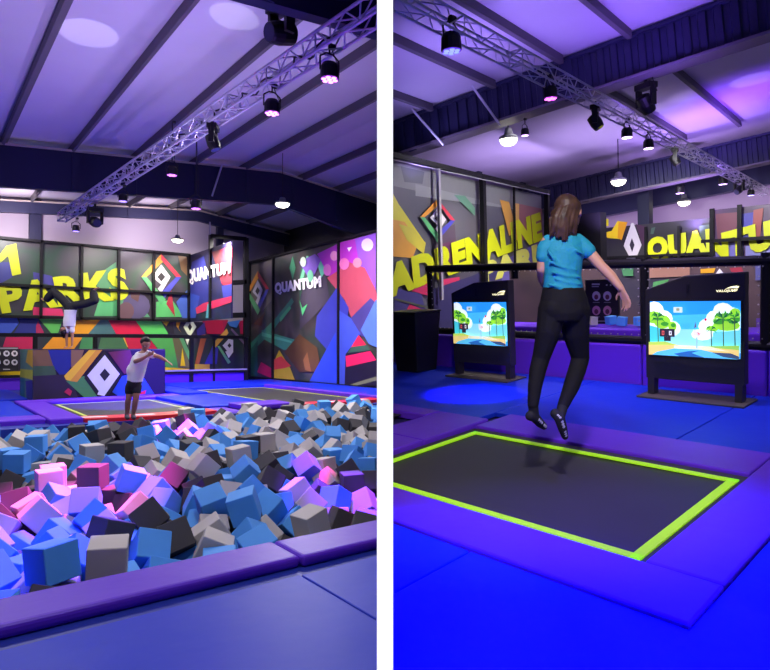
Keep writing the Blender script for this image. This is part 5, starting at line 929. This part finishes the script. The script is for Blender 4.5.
# hair gathered back, falling to the shoulders
M_HAIR = mat('brown_hair', (70, 48, 38), .5, var=.45, scale=16, spec=.3)
b = MB(); sdv = LOOK.normalized().cross(HU).normalized()
b.ball(HC + z_ * .026 - LOOK.normalized() * .028, (.092, .105, .1), (sdv, LOOK.normalized(), HU), 20)
rh = random.Random(5)
def lock(x0, y0, x1, y1, x2, y2, d0=-.085, w=.016):
    b.limb([(W(x0, y0, d0 + .02), w), (W((x0 + x1) / 2, (y0 + y1) / 2, d0 - .005), w * 1.1), (W(x1, y1, d0 - .02), w), (W((x1 + x2) / 2, (y1 + y2) / 2, d0 - .015), w * .85), (W(x2, y2, d0), w * .4)], 8)
for i in range(26):
    t = i / 25; x0 = 560 + 19 * t; x1 = 553 + 22 * t + rh.uniform(-1.5, 1.5); x2 = 551.5 + 22 * t + rh.uniform(-2.5, 2.5)
    lock(x0, 200 + abs(t - .5) * 8, x1, 217 + rh.uniform(-2, 2), x2, 238 - abs(t - .55) * 10 + rh.uniform(-3, 4), -.075 - .03 * math.sin(math.pi * t), rh.uniform(.011, .018))
for x in (550.5, 552, 554): lock(561, 207, x, 219, x - .5 + rh.uniform(-1, 1), 236, -.03, .014)
b.ball(W(556, 214, -.04), .04, n=12)
skin_mesh(b, 'hair', M_HAIR, wo, .0055, 2)

# ---- jumper at the pit
pf = onZ('L', 129.5, 419.3, .1); DJ = (pf - EYEP).dot(FWD); r_, f_, z_ = axes('L')
ju = thing('person', pf, 'person in a white T-shirt and black shorts on the far trampoline, leaning forward', 'person', 'L')
PJ = DJ / F
def J(px, py, dd=0.0): return deep('L', px, py, DJ + dd)
T = [(145, 350, 3, .05), (143.5, 353, 6.2, .09), (141, 357, 7.6, .11), (138.5, 364, 7.4, .12), (136.5, 372, 7.4, .13), (135, 380, 6.6, .12), (133.5, 386, 6.4, .12), (133, 389, 5, .1)]
sec = [(J(cx, y), r_ * hw * PJ, f_ * hd) for cx, y, hw, hd in T]
HJ = J(145.8, 344.5, -.06); LK = r_ * .55 - f_ * .8 - z_ * .45
b = MB(); b.loft(sec, 16); face(b, HJ, LK, z_, .11); b.limb([(J(145, 348), .055), (J(144, 353), .06)])
A1_ = [(J(148, 353.5), .05), (J(154.5, 355.5, -.1), .043), (J(160, 357, -.16), .037), (J(166, 360.5, -.2), .028)]; A2_ = [(J(137.5, 355.5), .052), (J(135.5, 361.5, -.18), .044), (J(141, 359.5, -.26), .038), (J(147, 356, -.3), .028)]
b.limb(A1_); b.limb(A2_); hand(b, A1_[-1][0], r_ * .8 - z_ * .45 - f_ * .2, -z_, f_, 1.0); hand(b, A2_[-1][0], r_ * .8 + z_ * .4, -f_, z_, 1.0)
L1 = [(J(130.5, 387), .085), (J(129, 396, -.03), .066), (J(128, 401, -.04), .056), (J(127.5, 407, .0), .052), (J(127, 415.5, .03), .036)]
L2 = [(J(137, 387), .085), (J(136.5, 395, -.05), .068), (J(135.5, 401, -.06), .056), (J(134.5, 407, -.02), .052), (J(133.2, 415.5, .02), .036)]
b.limb(L1); b.limb(L2)
for x in (127, 133.2): b.limb([(J(x, 416.6, .06), .04), (J(x + .6, 417.6, -.08), .038), (J(x + 1.2, 418, -.18), .026)])
bo = skin_mesh(b, 'body', M_SKIN2, ju, .011, 4); eyes(HJ, LK, z_, .11, bo)
b = MB(); b.loft([(c, a * 1.16, d * 1.14) for c, a, d in sec[1:6]] + [(J(136, 382), r_ * 6.6 * PJ, f_ * .14)], 18); b.ball(J(133, 371), (.12, .14, .16), (r_, f_, z_), 14)
b.limb([(J(146.5, 353.5), .07), (J(153, 355.3, -.09), .064)]); b.limb([(J(138.5, 355), .07), (J(136, 360.5, -.15), .062)])
skin_mesh(b, 't_shirt', mat('white_cloth', (232, 226, 230), .8), ju, .012, 3)
b = MB(); b.loft([(c, a * 1.12, d * 1.12) for c, a, d in sec[5:]], 16); b.limb([(J(130.7, 386), .1), (J(129.5, 391, -.02), .092)]); b.limb([(J(136.8, 386), .1), (J(136.7, 391, -.03), .09)])
skin_mesh(b, 'shorts', mat('black_cloth', (24, 22, 28), .8), ju, .012, 3)
for x in (127, 133.2):
    b = MB(); b.limb([(J(x, 414, .03), .042), (J(x, 416.6, .05), .047), (J(x + .6, 417.6, -.08), .045), (J(x + 1.2, 418, -.18), .033)]); skin_mesh(b, 'sock', mat('grey_sock', (70, 68, 84), .8), ju, .01, 2)
b = MB(); b.ball(HJ + z_ * .045 - LK.normalized() * .03, (.1, .11, .095), None, 14); b.ball(HJ + z_ * .09 + r_ * .03 - f_ * .04, .06, n=10); skin_mesh(b, 'hair', mat('dark_hair', (26, 20, 22), .6), ju, .012, 2)

# ---- handstander on the printed block
ph = onZ('L', 69, 348.5, bt); ph.z = bt; DH_ = (onY('L', 69, 348.6, 20.45) - EYEP).dot(FWD)
hs = thing('person', onY('L', 69, 348.6, 20.45), 'person doing a handstand on the printed block, in white shirt and wide black trousers', 'person', 'L'); PH = DH_ / F
def H(px, py, dd=0.0): return deep('L', px, py, DH_ + dd)
T = [(69.5, 329, 3, .06), (69.3, 326.5, 5.2, .09), (69.5, 321, 5.4, .11), (70, 315, 5, .11), (70.5, 310, 5.4, .12), (71, 306, 5.8, .12), (71, 303, 4.6, .1)]
sec = [(H(cx, y), r_ * hw * PH, f_ * hd) for cx, y, hw, hd in T]
HH = H(63.8, 329.8, -.05); LH = -f_ * .5 - r_ * .55 - z_ * .5
b = MB(); b.loft(sec, 14); face(b, HH, LH, -z_ * .8 - r_ * .5, .11); b.limb([(H(66.5, 328), .055), (H(68.8, 326), .06)])
A1_ = [(H(66.8, 328), .055), (H(66.6, 335), .045), (H(66.6, 339, .0), .04), (H(66.7, 345.5), .03)]; A2_ = [(H(72.2, 328), .055), (H(72.3, 335), .045), (H(72.2, 339), .04), (H(72, 345.5), .03)]
b.limb(A1_); b.limb(A2_)
for A_ in (A1_, A2_): hand(b, A_[-1][0] - z_ * .03, -f_ * .9 - z_ * .25, -z_, r_ if A_ is A1_ else -r_, 1.0, .1)
L1 = [(H(67.5, 305), .09), (H(60, 297, -.03), .075), (H(53.5, 291.5, -.05), .06), (H(50, 296, .0), .054), (H(46.5, 299.5, .04), .04)]
L2 = [(H(74, 305.5), .09), (H(85, 303.8, -.03), .075), (H(95, 300.5, -.05), .06), (H(94, 296.5), .054), (H(93.3, 292), .04)]
b.limb(L1); b.limb(L2); b.limb([(H(46, 299.5, .04), .04), (H(43, 299.6, .02), .03), (H(41.5, 298.5), .022)]); b.limb([(H(93.6, 291, .0), .04), (H(96, 288.8, -.02), .032), (H(99, 287.6, -.04), .022)])
bo = skin_mesh(b, 'body', M_SKIN2, hs, .012, 4); eyes(HH, LH, -z_ * .8 - r_ * .5, .11, bo)
b = MB(); b.loft([(c, a * 1.15, d * 1.15) for c, a, d in sec[1:5]], 16); b.limb([(H(67.2, 327), .075), (H(66.8, 331), .072)]); b.limb([(H(71.8, 327), .075), (H(72.2, 331), .072)])
skin_mesh(b, 't_shirt', mat('white_cloth', (232, 226, 230), .8), hs, .012, 3)
b = MB(); b.loft([(c, a * 1.15, d * 1.15) for c, a, d in sec[4:]], 16)
for Lg, k in ((L1, .05), (L2, .07)): b.limb([(p, r + (.035, .045, .055, .07, k + .045)[i]) for i, (p, r) in enumerate(Lg)][:4] + [(Lg[3][0].lerp(Lg[4][0], .75), .11)])
skin_mesh(b, 'trousers', mat('black_cloth', (24, 22, 28), .8), hs, .013, 3)
b = MB(); b.ball(HH + z_ * -.04 + f_ * .02 - r_ * .01, (.1, .11, .12), None, 14)
for dx in (-2.0, -.8, .4, 1.6): b.limb([(H(63.5 + dx, 330), .05), (H(64 + dx, 334), .035), (H(64.6 + dx * .7, 338), .015)], 8)
skin_mesh(b, 'hair', mat('dark_brown_hair', (44, 32, 30), .6), hs, .012, 2)

# ================================================================== trim everything at the dividing wall
def cut(o, side):
    M = o.matrix_world; n = RT * side; lim = DH + .003
    ds = [(M @ v.co - EYEP).dot(n) for v in o.data.vertices]
    if not ds or min(ds) >= lim: return True
    if max(ds) <= lim: return False
    if o.data.users > 1: o.data = o.data.copy()
    bm = bmesh.new(); bm.from_mesh(o.data); inv = M.inverted(); co = inv @ (EYEP + n * lim); no = (M.to_3x3().transposed() @ n).normalized()
    g = bmesh.ops.bisect_plane(bm, geom=list(bm.verts) + list(bm.edges) + list(bm.faces), plane_co=co, plane_no=no, clear_inner=True)
    ed = [e for e in g['geom_cut'] if isinstance(e, bmesh.types.BMEdge) and e.is_valid]
    if ed:
        try: bmesh.ops.holes_fill(bm, edges=ed, sides=0)
        except Exception: pass
    bm.to_mesh(o.data); bm.free(); o.data.update(); return True
bpy.context.view_layer.update()
def rootof(o):
    while o.parent: o = o.parent
    return o
isright = lambda o: (o.matrix_world.to_3x3() @ Vector((0, 0, 1)) - Vector((0, 0, 1))).length > .03
drop = []
for o in [o for o in bpy.data.objects if o.type == 'MESH']:
    rt_ = rootof(o)
    if rt_.name.split('.')[0] in ('person', 'wall_divider_added', 'foam_cube', 'foam_cubes', 'foam_block'): continue
    if not cut(o, 1 if isright(rt_) else -1): drop.append(o)
for o in drop:
    if not o.children: bpy.data.objects.remove(o)
vs_ = sc.view_settings; sc.display_settings.display_device = 'sRGB'; vs_.view_transform = 'Standard'; vs_.look = 'None'; vs_.exposure = 0.0; vs_.gamma = 1.0; vs_.use_curve_mapping = False
sc.cycles.use_denoising = True; sc.cycles.max_bounces = 6
